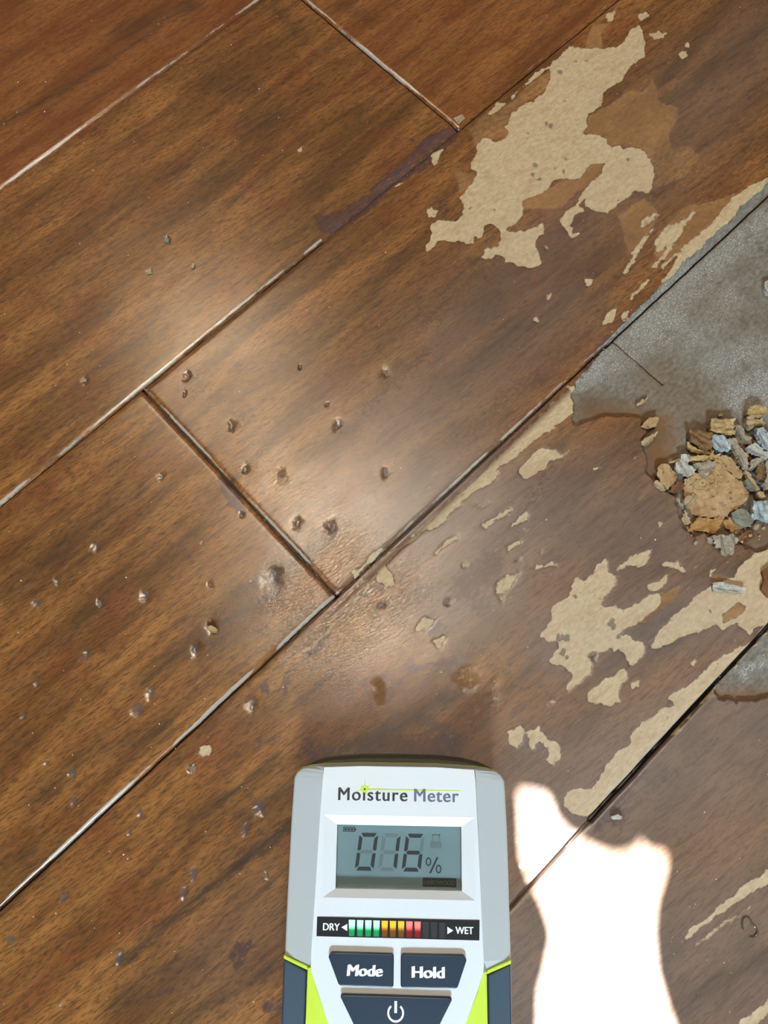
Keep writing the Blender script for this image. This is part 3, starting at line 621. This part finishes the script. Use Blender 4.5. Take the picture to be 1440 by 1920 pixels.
text('hold_lettering', 'Hold', 5.2, 15.8, -67.2, 3.3, zt+.00012, M_white, b2, .085, 1.0)
arc = []
for k in range(20):
    a = math.radians(90+38+k*(360-76)/20); b = math.radians(90+38+(k+1)*(360-76)/20)
    arc.append(mm([(-.3+2.8*math.cos(a),-77.8+2.8*math.sin(a)),(-.3+2.8*math.cos(b),-77.8+2.8*math.sin(b)),(-.3+2.15*math.cos(b),-77.8+2.15*math.sin(b)),(-.3+2.15*math.cos(a),-77.8+2.15*math.sin(a))]))
arc.append(mm([(-.75,-77.8),(.15,-77.8),(.15,-74.3),(-.75,-74.3)]))
flat('power_symbol', arc, zt+.00012, M_white, b3)

# ------------------------------------------------------------------ splinters, flakes and crumbs
def chipmat(name, a, b, dk, st=1.0, crack=False):
    q = NT(name)
    g = q.noise((120, 900, 300), 4, .65, dist=.4); h = q.noise((400, 400, 400), 4, .6)
    c = q.mix(q.ramp(h, .35, .65), s2l(a), s2l(b)); c = q.mix(q.math('MULTIPLY', q.ramp(g, .52, .68), .75*st), c, s2l(dk))
    if crack:
        vo = q.node('ShaderNodeTexVoronoi', feature='DISTANCE_TO_EDGE'); mp = q.node('ShaderNodeMapping'); q.l.new(q.coord(), mp.inputs[0]); mp.inputs['Scale'].default_value = (34, 60, 1)
        vd = q.node('ShaderNodeVectorMath', operation='ADD'); q.l.new(mp.outputs[0], vd.inputs[0]); nz = q.node('ShaderNodeTexNoise'); nz.inputs['Scale'].default_value = 160; q.l.new(q.coord(), nz.inputs['Vector'])
        vm = q.node('ShaderNodeVectorMath', operation='SCALE'); q.l.new(nz.outputs['Color'], vm.inputs[0]); vm.inputs['Scale'].default_value = .5; q.l.new(vm.outputs[0], vd.inputs[1]); q.l.new(vd.outputs[0], vo.inputs['Vector'])
        ck = q.math('SUBTRACT', 1.0, q.ramp(vo.outputs['Distance'], .008, .03))
        ck = q.math('MULTIPLY', ck, q.ramp(q.noise((90, 90, 1), 2, .5, off=(5,5,0)), .46, .58))
        c = q.mix(q.math('MULTIPLY', q.ramp(q.noise((330, 420, 1), 2, .4, off=(1,4,0)), .66, .70), .8), c, s2l((110,72,44)))
        c = q.mix(q.math('MULTIPLY', q.ramp(q.noise((60, 60, 1), 3, .5, off=(8,2,0)), .45, .65), .4), c, s2l((188,166,132)))
        c = q.mix(q.math('MULTIPLY', ck, .9), c, s2l((52,34,22)))
    q.put(q.b.inputs['Base Color'], c); q.b.inputs['Roughness'].default_value = .85; q.b.inputs['Specular IOR Level'].default_value = .2
    q.put(q.b.inputs['Normal'], q.bump(q.math('ADD', g, q.math('MULTIPLY', h, .2)), .0003 if crack else .0008)); return q.m
CM = {'tan': chipmat('tan_split_wood', (162,140,108), (188,166,132), (98,76,54)), 'ochre': chipmat('ochre_split_wood', (164,138,94), (190,164,116), (104,80,50), .8),
      'brown': chipmat('brown_split_wood', (116,88,58), (144,110,74), (66,46,30)), 'white': chipmat('bleached_split_wood', (166,162,152), (196,192,182), (84,78,70)),
      'blue': chipmat('blue_grey_mouldy_wood', (150,160,164), (190,196,196), (70,74,76)), 'grey': chipmat('grey_split_wood', (146,134,116), (172,160,142), (84,74,62)),
      'orange': chipmat('orange_varnish_flake', (152,112,66), (176,136,84), (112,78,44), .7), 'green': chipmat('grey_green_mould', (116,116,100), (138,138,122), (92,90,76), .5),
      'veneer': chipmat('tan_veneer', (158,126,88), (182,150,108), (112,80,52), .6, True), 'redb': chipmat('dark_varnish_flake', (104,70,48), (128,90,62), (70,46,34), .6)}
def chip(name, pts, base, th, m, label, cat, group=None, curl=0.0, tilt=0.0, seed=0, off=(1180,720), sc=5.538, rough=.00055, ridges=0.0, marks=None):
    """a piece of split wood: its own outline, thickness, warp and torn edge"""
    rnd = random.Random(seed*7+3)
    W0 = [Vector((*fl(off[0]+a/sc, off[1]+b/sc, base+th),)) for a, b in pts]
    cx = sum((p for p in W0), Vector((0,0)))/len(W0)
    q = np.array([[p.x-cx.x, p.y-cx.y] for p in W0]); ev, evec = np.linalg.eigh(q.T@q); ax = evec[:, 1]; ang = math.atan2(ax[1], ax[0])
    ca, sa = math.cos(-ang), math.sin(-ang)
    P = [(ca*x-sa*y, sa*x+ca*y) for x, y in q]
    D = []
    for i in range(len(P)):
        a = Vector(P[i]); b = Vector(P[(i+1) % len(P)]); L = (b-a).length; n = max(1, int(L/.0007))
        nn = Vector((b.y-a.y, a.x-b.x)).normalized() if L > 0 else Vector((0,0))
        for k in range(n):
            p = a.lerp(b, k/n)+nn*(rnd.uniform(-1, 1)*min(rough, L*.12) if k else 0); D.append(p)
    ext = max(abs(x) for x, y in P); wid = max(abs(y) for x, y in P)
    bm = bmesh.new(); vs = [bm.verts.new((p.x, p.y, 0)) for p in D]; f = bm.faces.new(vs)
    bm.normal_update()
    if f.normal.z < 0: f.normal_flip()
    bmesh.ops.triangulate(bm, faces=bm.faces[:])
    for it in range(4):
        le = [e for e in bm.edges if e.calc_length() > .0016]
        if not le: break
        bmesh.ops.subdivide_edges(bm, edges=le, cuts=1); bmesh.ops.triangulate(bm, faces=[f for f in bm.faces if len(f.verts) > 3])
    tx, ty = rnd.uniform(-1, 1)*tilt, rnd.uniform(-1, 1)*tilt
    for v in bm.verts:
        x, y = v.co.x, v.co.y
        z = curl*((y/max(wid, 1e-4))**2+.35*(x/max(ext, 1e-4))**2)+tx*x+ty*y
        z += 1.3*ridges*(mnoise.noise(Vector((x*120+seed, y*900, seed)))) + .00012*mnoise.noise(Vector((x*300, y*300, seed*1.7)))
        v.co.z = z
    zmin = min(v.co.z for v in bm.verts)
    top = bm.faces[:]; r = bmesh.ops.extrude_face_region(bm, geom=top)
    nv = [g for g in r['geom'] if isinstance(g, bmesh.types.BMVert)]
    for v in nv: v.co.z += th*1.25*(1+.25*mnoise.noise(Vector((v.co.x*500, v.co.y*500, seed+9.1)))); v.co.x *= .995; v.co.y *= .99
    bmesh.ops.recalc_face_normals(bm, faces=bm.faces)
    o = mobj(name, bm, CM[m])
    o.location = (cx.x, cx.y, base-zmin); o.rotation_euler = (0, 0, ang)
    tag(o, label, cat, group); return o
hz = -.0021
GP = 'split wood pieces heaped in the hole'
L = [
 ('wood_flake', [(560,1000),(650,950),(780,870),(900,770),(960,840),(1000,890),(1120,990),(1190,1050),(1240,1130),(1220,1210),(1150,1290),(1060,1330),(960,1410),(850,1390),(740,1390),(650,1350),(600,1290),(575,1200),(560,1100)], .0001, .0009, 'veneer', 'large cracked tan sheet of veneer with brown spots in the middle of the debris', .0007, .0, .0),
 ('wood_flake', [(900,755),(1000,735),(1090,810),(1190,935),(1155,985),(1110,985),(1010,890),(940,820)], .0003, .0010, 'veneer', 'tan veneer strip split from the large cracked sheet, beside the long grey splinter', .0004, .02, .0),
 ('wood_flake', [(595,1530),(640,1460),(700,1395),(830,1400),(960,1375),(970,1430),(920,1520),(880,1560),(740,1530),(690,1520)], .0008, .0007, 'orange', 'orange-brown curled flake with a white torn edge below the large tan sheet', .0012, .03, .0),
 ('wood_flake', [(535,1400),(580,1310),(610,1380),(650,1450),(570,1470)], .0003, .0007, 'tan', 'small pinkish tan flake left of the orange curled flake', .0004, .03, .0),
 ('wood_flake', [(970,1440),(1050,1385),(1110,1430),(1180,1500),(1100,1510),(1060,1550),(990,1480)], .0006, .0007, 'orange', 'orange-tan pointed flake right of the orange curled flake', .0006, .04, .0),
 ('wood_flake', [(1110,1600),(1200,1530),(1290,1520),(1300,1590),(1250,1620),(1180,1670)], .0003, .0007, 'redb', 'brown flake at the lower right rim of the debris', .0006, .05, .0),
 ('wood_flake', [(290,870),(340,830),(400,835),(440,900),(490,930),(480,1010),(430,1060),(390,1095),(330,1030),(290,960)], .0016, .0008, 'veneer', 'jagged tan flake at the left rim of the hole', .0005, .02, .0),
 ('wood_flake', [(240,1030),(290,1000),(340,1040),(380,1105),(330,1110),(290,1085)], .0016, .0007, 'tan', 'pale wedge flake cracked off the jagged tan flake at the left rim', .0003, .02, .0),
 ('wood_flake', [(430,1060),(520,1010),(580,1060),(540,1110),(470,1140),(415,1120)], .0012, .0006, 'redb', 'dark reddish brown flake beside the jagged tan flake', .0003, .03, .0),
 ('wood_chip', [(600,600),(650,650),(760,690),(870,690),(860,740),(720,730),(640,710),(600,650)], .0006, .0014, 'ochre', 'tan ledge of wood under the thick brown chip', .0002, .03, .0002),
 ('wood_chip', [(610,475),(650,500),(730,485),(790,510),(860,520),(865,620),(850,690),(760,680),(700,620),(640,600),(615,540)], .0020, .0018, 'brown', 'thick reddish brown chip at the upper left of the heap', .0004, .05, .0004),
 ('wood_chip', [(835,375),(870,365),(960,375),(1090,355),(1080,430),(1085,545),(980,520),(890,510),(835,490)], .0016, .0024, 'ochre', 'light brown block with split ends at the top of the heap', .0002, .04, .0005),
 ('wood_chip', [(1218,290),(1245,245),(1310,222),(1385,238),(1420,285),(1400,330),(1350,352),(1255,345),(1215,315)], .0014, .0022, 'ochre', 'rounded yellow-ochre chip, topmost of the heap', .0002, .05, .0003),
 ('wood_chip', [(1205,350),(1280,340),(1300,375),(1380,360),(1392,440),(1300,450),(1240,468),(1208,425)], .0012, .0022, 'tan', 'square tan chip just below the rounded yellow chip', .0002, .05, .0005),
 ('wood_chip', [(1082,440),(1155,428),(1190,480),(1195,530),(1260,555),(1268,618),(1200,635),(1160,600),(1135,530)], .0022, .0016, 'grey', 'pale grey angular chip right of the light brown block', .0003, .06, .0004),
 ('wood_chip', [(862,537),(900,530),(975,538),(995,570),(1050,640),(1040,690),(970,702),(900,680),(872,640),(848,590)], .0034, .0016, 'blue', 'blue and white mouldy chip left of the long grey splinter', .0004, .05, .0004),
 ('wood_splinter', [(990,575),(1050,570),(1110,575),(1140,650),(1220,740),(1232,830),(1220,905),(1180,880),(1130,790),(1080,700),(1030,630)], .0036, .0016, 'grey', 'long grey splinter running down the middle of the heap', .0004, .05, .0005),
 ('wood_splinter', [(1190,905),(1235,915),(1290,1000),(1355,1095),(1330,1105),(1285,1060),(1215,970)], .0030, .0012, 'tan', 'thin tan splinter at the lower end of the long grey splinter', .0002, .04, .0003),
 ('wood_splinter', [(1300,465),(1380,462),(1440,530),(1500,600),(1500,760),(1440,720),(1350,610),(1320,540)], .0030, .0020, 'blue', 'wide bluish white splinter at the upper right of the heap', .0003, .05, .0005),
 ('wood_splinter', [(1202,670),(1240,640),(1290,618),(1360,665),(1440,725),(1480,760),(1400,792),(1330,740),(1230,705)], .0040, .0014, 'white', 'white pointed splinter across the right of the heap', .0004, .05, .0003),
 ('wood_chip', [(1235,880),(1255,800),(1310,770),(1395,780),(1385,840),(1320,860),(1285,890)], .0034, .0016, 'grey', 'greyish brown chip under the white pointed splinter', .0003, .06, .0005),
 ('wood_chip', [(1305,960),(1325,865),(1400,835),(1405,920),(1390,1005),(1330,990)], .0030, .0014, 'brown', 'dull dark brown chip right of the thin tan splinter', .0002, .05, .0004),
 ('wood_chip', [(1408,800),(1480,790),(1480,1090),(1410,1095),(1372,1050),(1408,980)], .0026, .0018, 'grey', 'grey-tan chip cut by the right edge, right of the dull brown chip', .0003, .05, .0005),
 ('wood_chip', [(1188,1005),(1235,998),(1275,1040),(1330,1098),(1265,1105),(1215,1060)], .0022, .0014, 'green', 'small greenish grey chip below the long grey splinter', .0003, .05, .0003),
 ('wood_chip', [(1318,1130),(1350,1112),(1395,1130),(1412,1180),(1370,1200),(1322,1180)], .0018, .0014, 'tan', 'little tan cube of wood above the big grey fibrous chip', .0002, .06, .0004),
 ('wood_chip', [(1275,1215),(1350,1220),(1500,1205),(1500,1430),(1440,1425),(1350,1400),(1262,1395),(1270,1310)], .0016, .0026, 'blue', 'big grey fibrous chip at the right edge of the heap', .0002, .03, .0008),
 ('mould_clump', [(1058,1340),(1110,1305),(1190,1300),(1240,1350),(1295,1400),(1275,1450),(1190,1492),(1110,1450),(1065,1400)], .0012, .0014, 'green', 'smooth grey-green lump beside the big grey fibrous chip', -.0004, .03, .0),
 ('wood_chip', [(525,738),(622,738),(612,850),(690,895),(650,950),(600,965),(520,920),(478,880),(480,815),(520,800)], .0020, .0014, 'white', 'speckled whitish chip at the left end of the heap', .0003, .04, .0005),
 ('wood_splinter', [(620,765),(740,745),(850,742),(950,725),(930,760),(830,800),(700,805),(620,800)], .0028, .0011, 'ochre', 'pale straw-like splinter lying across the top of the large tan sheet', .0002, .03, .0004),
 ('wood_splinter', [(830,770),(845,720),(870,680),(880,735),(850,790)], .0042, .0008, 'ochre', 'short straw-coloured splinter crossing the straw-like one', .0001, .05, .0002),
 ('wood_chip', [(665,835),(740,820),(830,800),(885,830),(900,860),(850,910),(792,968),(745,925),(715,870)], .0030, .0013, 'grey', 'pale four-sided flake on the large tan sheet', .0004, .05, .0003),
 ('wood_chip', [(555,1200),(585,1170),(640,1160),(668,1195),(662,1240),(600,1278),(570,1240)], .0018, .0012, 'tan', 'small light square chip on the left border of the large tan sheet', .0002, .05, .0003),
 ('wood_splinter', [(480,1190),(510,1185),(560,1270),(560,1300),(520,1260)], .0010, .0010, 'grey', 'narrow grey sliver beside the small light square chip', .0002, .05, .0003),
 ('wood_chip', [(845,1580),(930,1570),(1060,1560),(1135,1630),(1080,1680),(1072,1775),(1020,1760),(1000,1790),(950,1770),(940,1700),(890,1710)], .0022, .0012, 'grey', 'ragged grey chip lying on the plank below the orange curled flake', .0005, .05, .0005),
 ('wood_chip', [(120,440),(170,380),(210,350),(302,358),(270,445),(180,462)], .0020, .0009, 'veneer', 'split tan flake on the plank left of the hole', .0003, .04, .0004),
 ('wood_chip', [(118,600),(160,560),(290,495),(240,590),(205,625),(160,645),(125,625)], .0020, .0009, 'tan', 'curled tan flake just below the split tan flake', .0004, .04, .0003),
 ('wood_splinter', [(72,222),(120,170),(198,142),(165,195),(110,222)], .0006, .0008, 'tan', 'lone pale leaf-shaped splinter on the grey board above the hole rim', .0001, .03, .0003),
 ('wood_splinter', [(408,820),(460,795),(525,775),(520,795),(450,818)], .0022, .0007, 'ochre', 'thin pointed yellow splinter poking out left of the speckled chip', .0001, .03, .0),
 ('wood_chip', [(920,325),(940,310),(975,315),(965,335),(930,342)], .0006, .0010, 'ochre', 'tiny cream chip on the grey board above the light brown block', .0001, .03, .0),
 ('wood_chip', [(1285,1500),(1320,1460),(1355,1455),(1345,1490),(1310,1525)], .0020, .0009, 'grey', 'small pale chip under the big grey fibrous chip', .0002, .05, .0),
 ('wood_chip', [(665,1650),(690,1625),(712,1640),(700,1670),(670,1672)], .0022, .0008, 'grey', 'small dull chip on the plank left of the ragged grey chip', .0001, .05, .0),
 ('wood_chip', [(800,1600),(840,1595),(870,1625),(860,1660),(815,1640)], .0022, .0009, 'grey', 'small grey chip touching the left of the ragged grey chip', .0001, .05, .0),
 ('wood_chip', [(1040,590),(1060,640),(1120,750),(1130,820),(1090,790),(1050,700)], .0016, .0014, 'brown', 'shaded brown piece under the long grey splinter', .0002, .05, .0003),
 ('wood_chip', [(1140,640),(1200,650),(1260,740),(1260,800),(1220,790),(1170,720)], .0012, .0014, 'redb', 'dark chip in the gap between the long grey splinter and the white pointed one', .0002, .05, .0003),
 ('wood_chip', [(1270,580),(1320,590),(1350,640),(1300,650)], .0022, .0010, 'brown', 'small brown chip left of the wide bluish white splinter', .0002, .05, .0),
 ('wood_chip', [(1090,540),(1130,545),(1170,620),(1180,660),(1130,640)], .0014, .0012, 'brown', 'small brown chip under the pale grey angular chip', .0002, .05, .0),
]
for i, (nm, pts, b, th, m, lab, cu, ti, ri) in enumerate(L):
    base = hz+b if b < .0016 or i not in (6, 7) else hz+b
    onplank = any(k in lab for k in ('on the plank', 'split tan flake', 'left rim of the hole', 'off the jagged', 'ragged grey'))
    chip(nm, pts, (.0002 if onplank else hz+b), th, m, lab, 'wood chip' if nm != 'mould_clump' else 'mould', GP, cu, ti, seed=i, ridges=ri)
# pieces away from the heap
S = [
 ('wood_splinter', [(1335,1093),(1352,1092),(1397,1102),(1396,1111),(1370,1110),(1337,1108)], .0013, 'white', 'white-grey splinter lying alone on the bare wood below the heap'),
 ('wood_chip', [(1432,530),(1450,520),(1455,545),(1440,552),(1434,545)], .0020, 'white', 'whitish chip half cut by the right edge, on the grey board above the heap'),
 ('wood_flake', [(1428,1072),(1450,1055),(1455,1115),(1440,1120),(1426,1105),(1432,1088)], .0010, 'redb', 'brown curled flake at the right edge above the dark round hole'),
 ('wood_chip', [(388,1176),(396,1172),(408,1180),(406,1187),(394,1186)], .0014, 'ochre', 'tiny cream chip stuck in a dent on the left plank'),
 ('wood_chip', [(272,507),(284,503),(285,511),(274,513)], .0008, 'tan', 'tiny pinkish chip on the upper left plank'),
 ('wood_chip', [(360,493),(365,495),(363,503),(358,501)], .0007, 'tan', 'tiny pale sliver right of the tiny pinkish chip'),
 ('wood_chip', [(309,446),(317,447),(317,455),(308,453)], .0010, 'green', 'tiny dark grey grain above the tiny pinkish chip'),
 ('wood_chip', [(1146,1531),(1158,1526),(1167,1531),(1164,1537),(1149,1537)], .0016, 'white', 'small dark-edged pale chip beside the wide seam at the lower right'),
 ('wood_splinter', [(374,1019),(377,1014),(381,1015),(376,1022)], .0008, 'tan', 'tiny bright sliver on the left plank beside the cross joint'),
 ('wood_flake', [(860,232),(850,222),(866,214),(872,222)], .0004, 'tan', 'small pale sliver at the corner where two boards meet, top of the photo'),
]
for i, (nm, pts, th, m, lab) in enumerate(S):
    b = hz if 'grey board' in lab else .0002
    chip(nm, pts, b-(.0002 if 'dent' in lab else 0), th, m, lab, 'wood chip', None, .0001, .02, seed=100+i, off=(0,0), sc=1.0, rough=.00015)
# squiggle of dried clear glue
pts = [(1393,1742),(1391,1730),(1397,1720),(1404,1722),(1409,1732),(1418,1742),(1419,1749),(1411,1757),(1405,1757)]
cu = bpy.data.curves.new('g', 'CURVE'); cu.dimensions = '3D'; cu.bevel_depth = .00034; cu.bevel_resolution = 3; sp = cu.splines.new('BEZIER'); sp.bezier_points.add(len(pts)-1)
for k, p in enumerate(pts):
    bp = sp.bezier_points[k]; q = fl(*p); bp.co = (q[0], q[1], .00035); bp.handle_left_type = bp.handle_right_type = 'AUTO'
o = bpy.data.objects.new('g', cu); COL.objects.link(o); bpy.context.view_layer.update()
gm = bpy.data.meshes.new_from_object(o.evaluated_get(bpy.context.evaluated_depsgraph_get())); bpy.data.objects.remove(o)
for p in gm.polygons: p.use_smooth = True
gl = simple('clear_glue', (120,108,100), .08, .05, spec=.9); gl.node_tree.nodes['Principled BSDF'].inputs['Transmission Weight'].default_value = .5
g = link('glue_bead', gm, gl); tag(g, 'shiny squiggle of dried clear glue on the lower right plank', 'glue')
# loose crumbs in the heap, alike, and grit over the floor
rnd = random.Random(5)
cr = bmesh.new(); bmesh.ops.create_icosphere(cr, subdivisions=1, radius=.0007)
for v in cr.verts: v.co *= 1+.5*mnoise.noise(v.co*3000)
for v in cr.verts: v.co.z *= .6
crumb0 = mobj('wood_crumb', cr, CM['tan']); first = True
HP = [(600+rnd.random()*800, 500+rnd.random()*1150) for _ in range(60)]
for (a, b) in HP:
    o = crumb0 if first else crumb0.copy()
    if not first: COL.objects.link(o)
    first = False
    u, v = 1180+a/5.538, 720+b/5.538; p = fl(u, v, hz)
    o.location = (p[0], p[1], hz+.0006 if rnd.random() < .5 else hz+.0018); s = rnd.uniform(.4, 1.1); o.scale = (s*rnd.uniform(.7,1.6), s, s); o.rotation_euler = (0, 0, rnd.random()*6)
    tag(o, 'tiny crumb of split wood loose among the larger chips', 'wood crumb', 'crumbs of wood in the heap')
gb = bmesh.new()
def grain(x, y, z, r):
    m = Matrix.Translation((x, y, z)) @ Matrix.Rotation(rnd.random()*6, 4, 'Z') @ Matrix.Diagonal((r*rnd.uniform(.7,1.6), r, r*.6, 1))
    bmesh.ops.create_icosphere(gb, subdivisions=1, radius=1, matrix=m)
for _ in range(420):
    p = fl(rnd.random()*1440, rnd.random()*1920); grain(p[0], p[1], .0002, rnd.choice([.0001,.00013,.00016,.00022]))
for u, v in [(34,155),(86,154),(32,211),(84,210),(8,233),(434,85),(175,320),(486,167),(530,283),(723,474),(470,1090),(232,1602),(240,1610),(1228,1012),(752,878),(40,1089),(237,1083)]:
    p = fl(u, v); grain(p[0], p[1], .0003, .0003)
o = mobj('grit', gb, simple('pale_grit', (214,204,190), .7, .1)); tag(o, 'fine pale grit scattered over the planks', 'grit', kind='stuff')

# ------------------------------------------------------------------ behind the photographer: wall, window, and added panels that cut the sun patch to shape
wallm = simple('painted_wall', (196,188,176), .9, .03, scale=60)
def wpt(r, z, d=0.0):     # point on the window wall: r to the right, z up, d further out
    p = BACK*(WIN_D+d)+RIGHT*r; return Vector((p[0], p[1], z))
def wbox(bm, r0, r1, z0, z1, d0, d1):
    c = [bm.verts.new(wpt(r, z, d)) for r in (r0, r1) for z in (z0, z1) for d in (d0, d1)]
    for f in ((0,1,3,2),(4,6,7,5),(0,4,5,1),(2,3,7,6),(0,2,6,4),(1,5,7,3)): bm.faces.new([c[i] for i in f])
WR0, WR1, WZ0, WZ1 = -.45, .60, .38, 1.25
bm = bmesh.new()
wbox(bm, -1.1, WR0, -.002, 2.2, .08, .2); wbox(bm, WR1, 1.1, -.002, 2.2, .08, .2); wbox(bm, WR0, WR1, -.002, WZ0, .08, .2); wbox(bm, WR0, WR1, WZ1, 2.2, .08, .2)
bmesh.ops.recalc_face_normals(bm, faces=bm.faces)
o = mobj('wall_back', bm, wallm); tag(o, kind='structure')
bm = bmesh.new(); fw = .04
wbox(bm, WR0, WR0+fw, WZ0, WZ1, .09, .13); wbox(bm, WR1-fw, WR1, WZ0, WZ1, .09, .13); wbox(bm, WR0+fw, WR1-fw, WZ0, WZ0+fw, .09, .13); wbox(bm, WR0+fw, WR1-fw, WZ1-fw, WZ1, .09, .13)
bmesh.ops.recalc_face_normals(bm, faces=bm.faces)
o = mobj('window_1', bm, simple('white_frame_paint', (225,225,220), .5, .02)); tag(o, kind='structure')
def toplane(u, v):
    """where the sun ray that lands on this floor place crosses the plane of the added panels"""
    p = fl(u, v); P = Vector((p[0], p[1], 0)); Bv = Vector(BACK); k = (WIN_D+.02-P.dot(Bv))/SUN_DIR.dot(Bv); Q = P+SUN_DIR*k
    return Q.dot(Vector(RIGHT)), Q.z
left_e = [(972,1474),(976,1540),(978,1600),(992,1640),(1018,1690),(1036,1745),(1026,1800),(1012,1850),(1010,1930)]
right_e = [(1000,1458),(1022,1464),(1034,1482),(1040,1505),(1062,1530),(1092,1553),(1130,1570),(1160,1577),(1185,1568),(1200,1552),(1216,1568),(1250,1575),(1244,1610),(1228,1660),(1222,1720),(1228,1790),(1246,1850),(1275,1930)]
le = [toplane(*p) for p in left_e]; re = [toplane(*p) for p in right_e]  # sun patch outline carried back along the rays to the panels
cm = simple('sun_blocker_brown', (120,110,98), .95, .1, scale=900)
def block_panel(name, pts, label, dd=.02):  # unseen panel, added only to block the sun around the patch
    bm = bmesh.new(); n = len(pts)
    a = [bm.verts.new(wpt(r, z, dd)) for r, z in pts]; b = [bm.verts.new(wpt(r, z, dd+.002)) for r, z in pts]
    from mathutils.geometry import tessellate_polygon
    for tri in tessellate_polygon([[Vector((r*100, z*100, 0)) for r, z in pts]]):
        bm.faces.new([a[i] for i in tri]); bm.faces.new([b[i] for i in reversed(tri)])
    for i in range(n): j = (i+1) % n; bm.faces.new((a[i], b[i], b[j], a[j]))
    bmesh.ops.recalc_face_normals(bm, faces=bm.faces)
    o = mobj(name, bm, cm); tag(o, label, 'sun_blocker'); return o
zt_, zb_ = 1.42, .30
bot_l = le[-1][0]; 
block_panel('sun_blocker', [(-.6, zt_), (le[0][0], zt_)] + le + [(le[-1][0], zb_), (-.6, zb_)], 'added brown panel behind the camera that cuts the left outline of the sun patch')
block_panel('sun_blocker', [(.75, zt_), (le[0][0]-.05, zt_), (le[0][0]-.05, max(re[0][1], le[0][1])+.001), re[0]] + re[1:] + [(re[-1][0], zb_), (.75, zb_)], 'added brown panel behind the camera that cuts the right outline of the sun patch', .024)
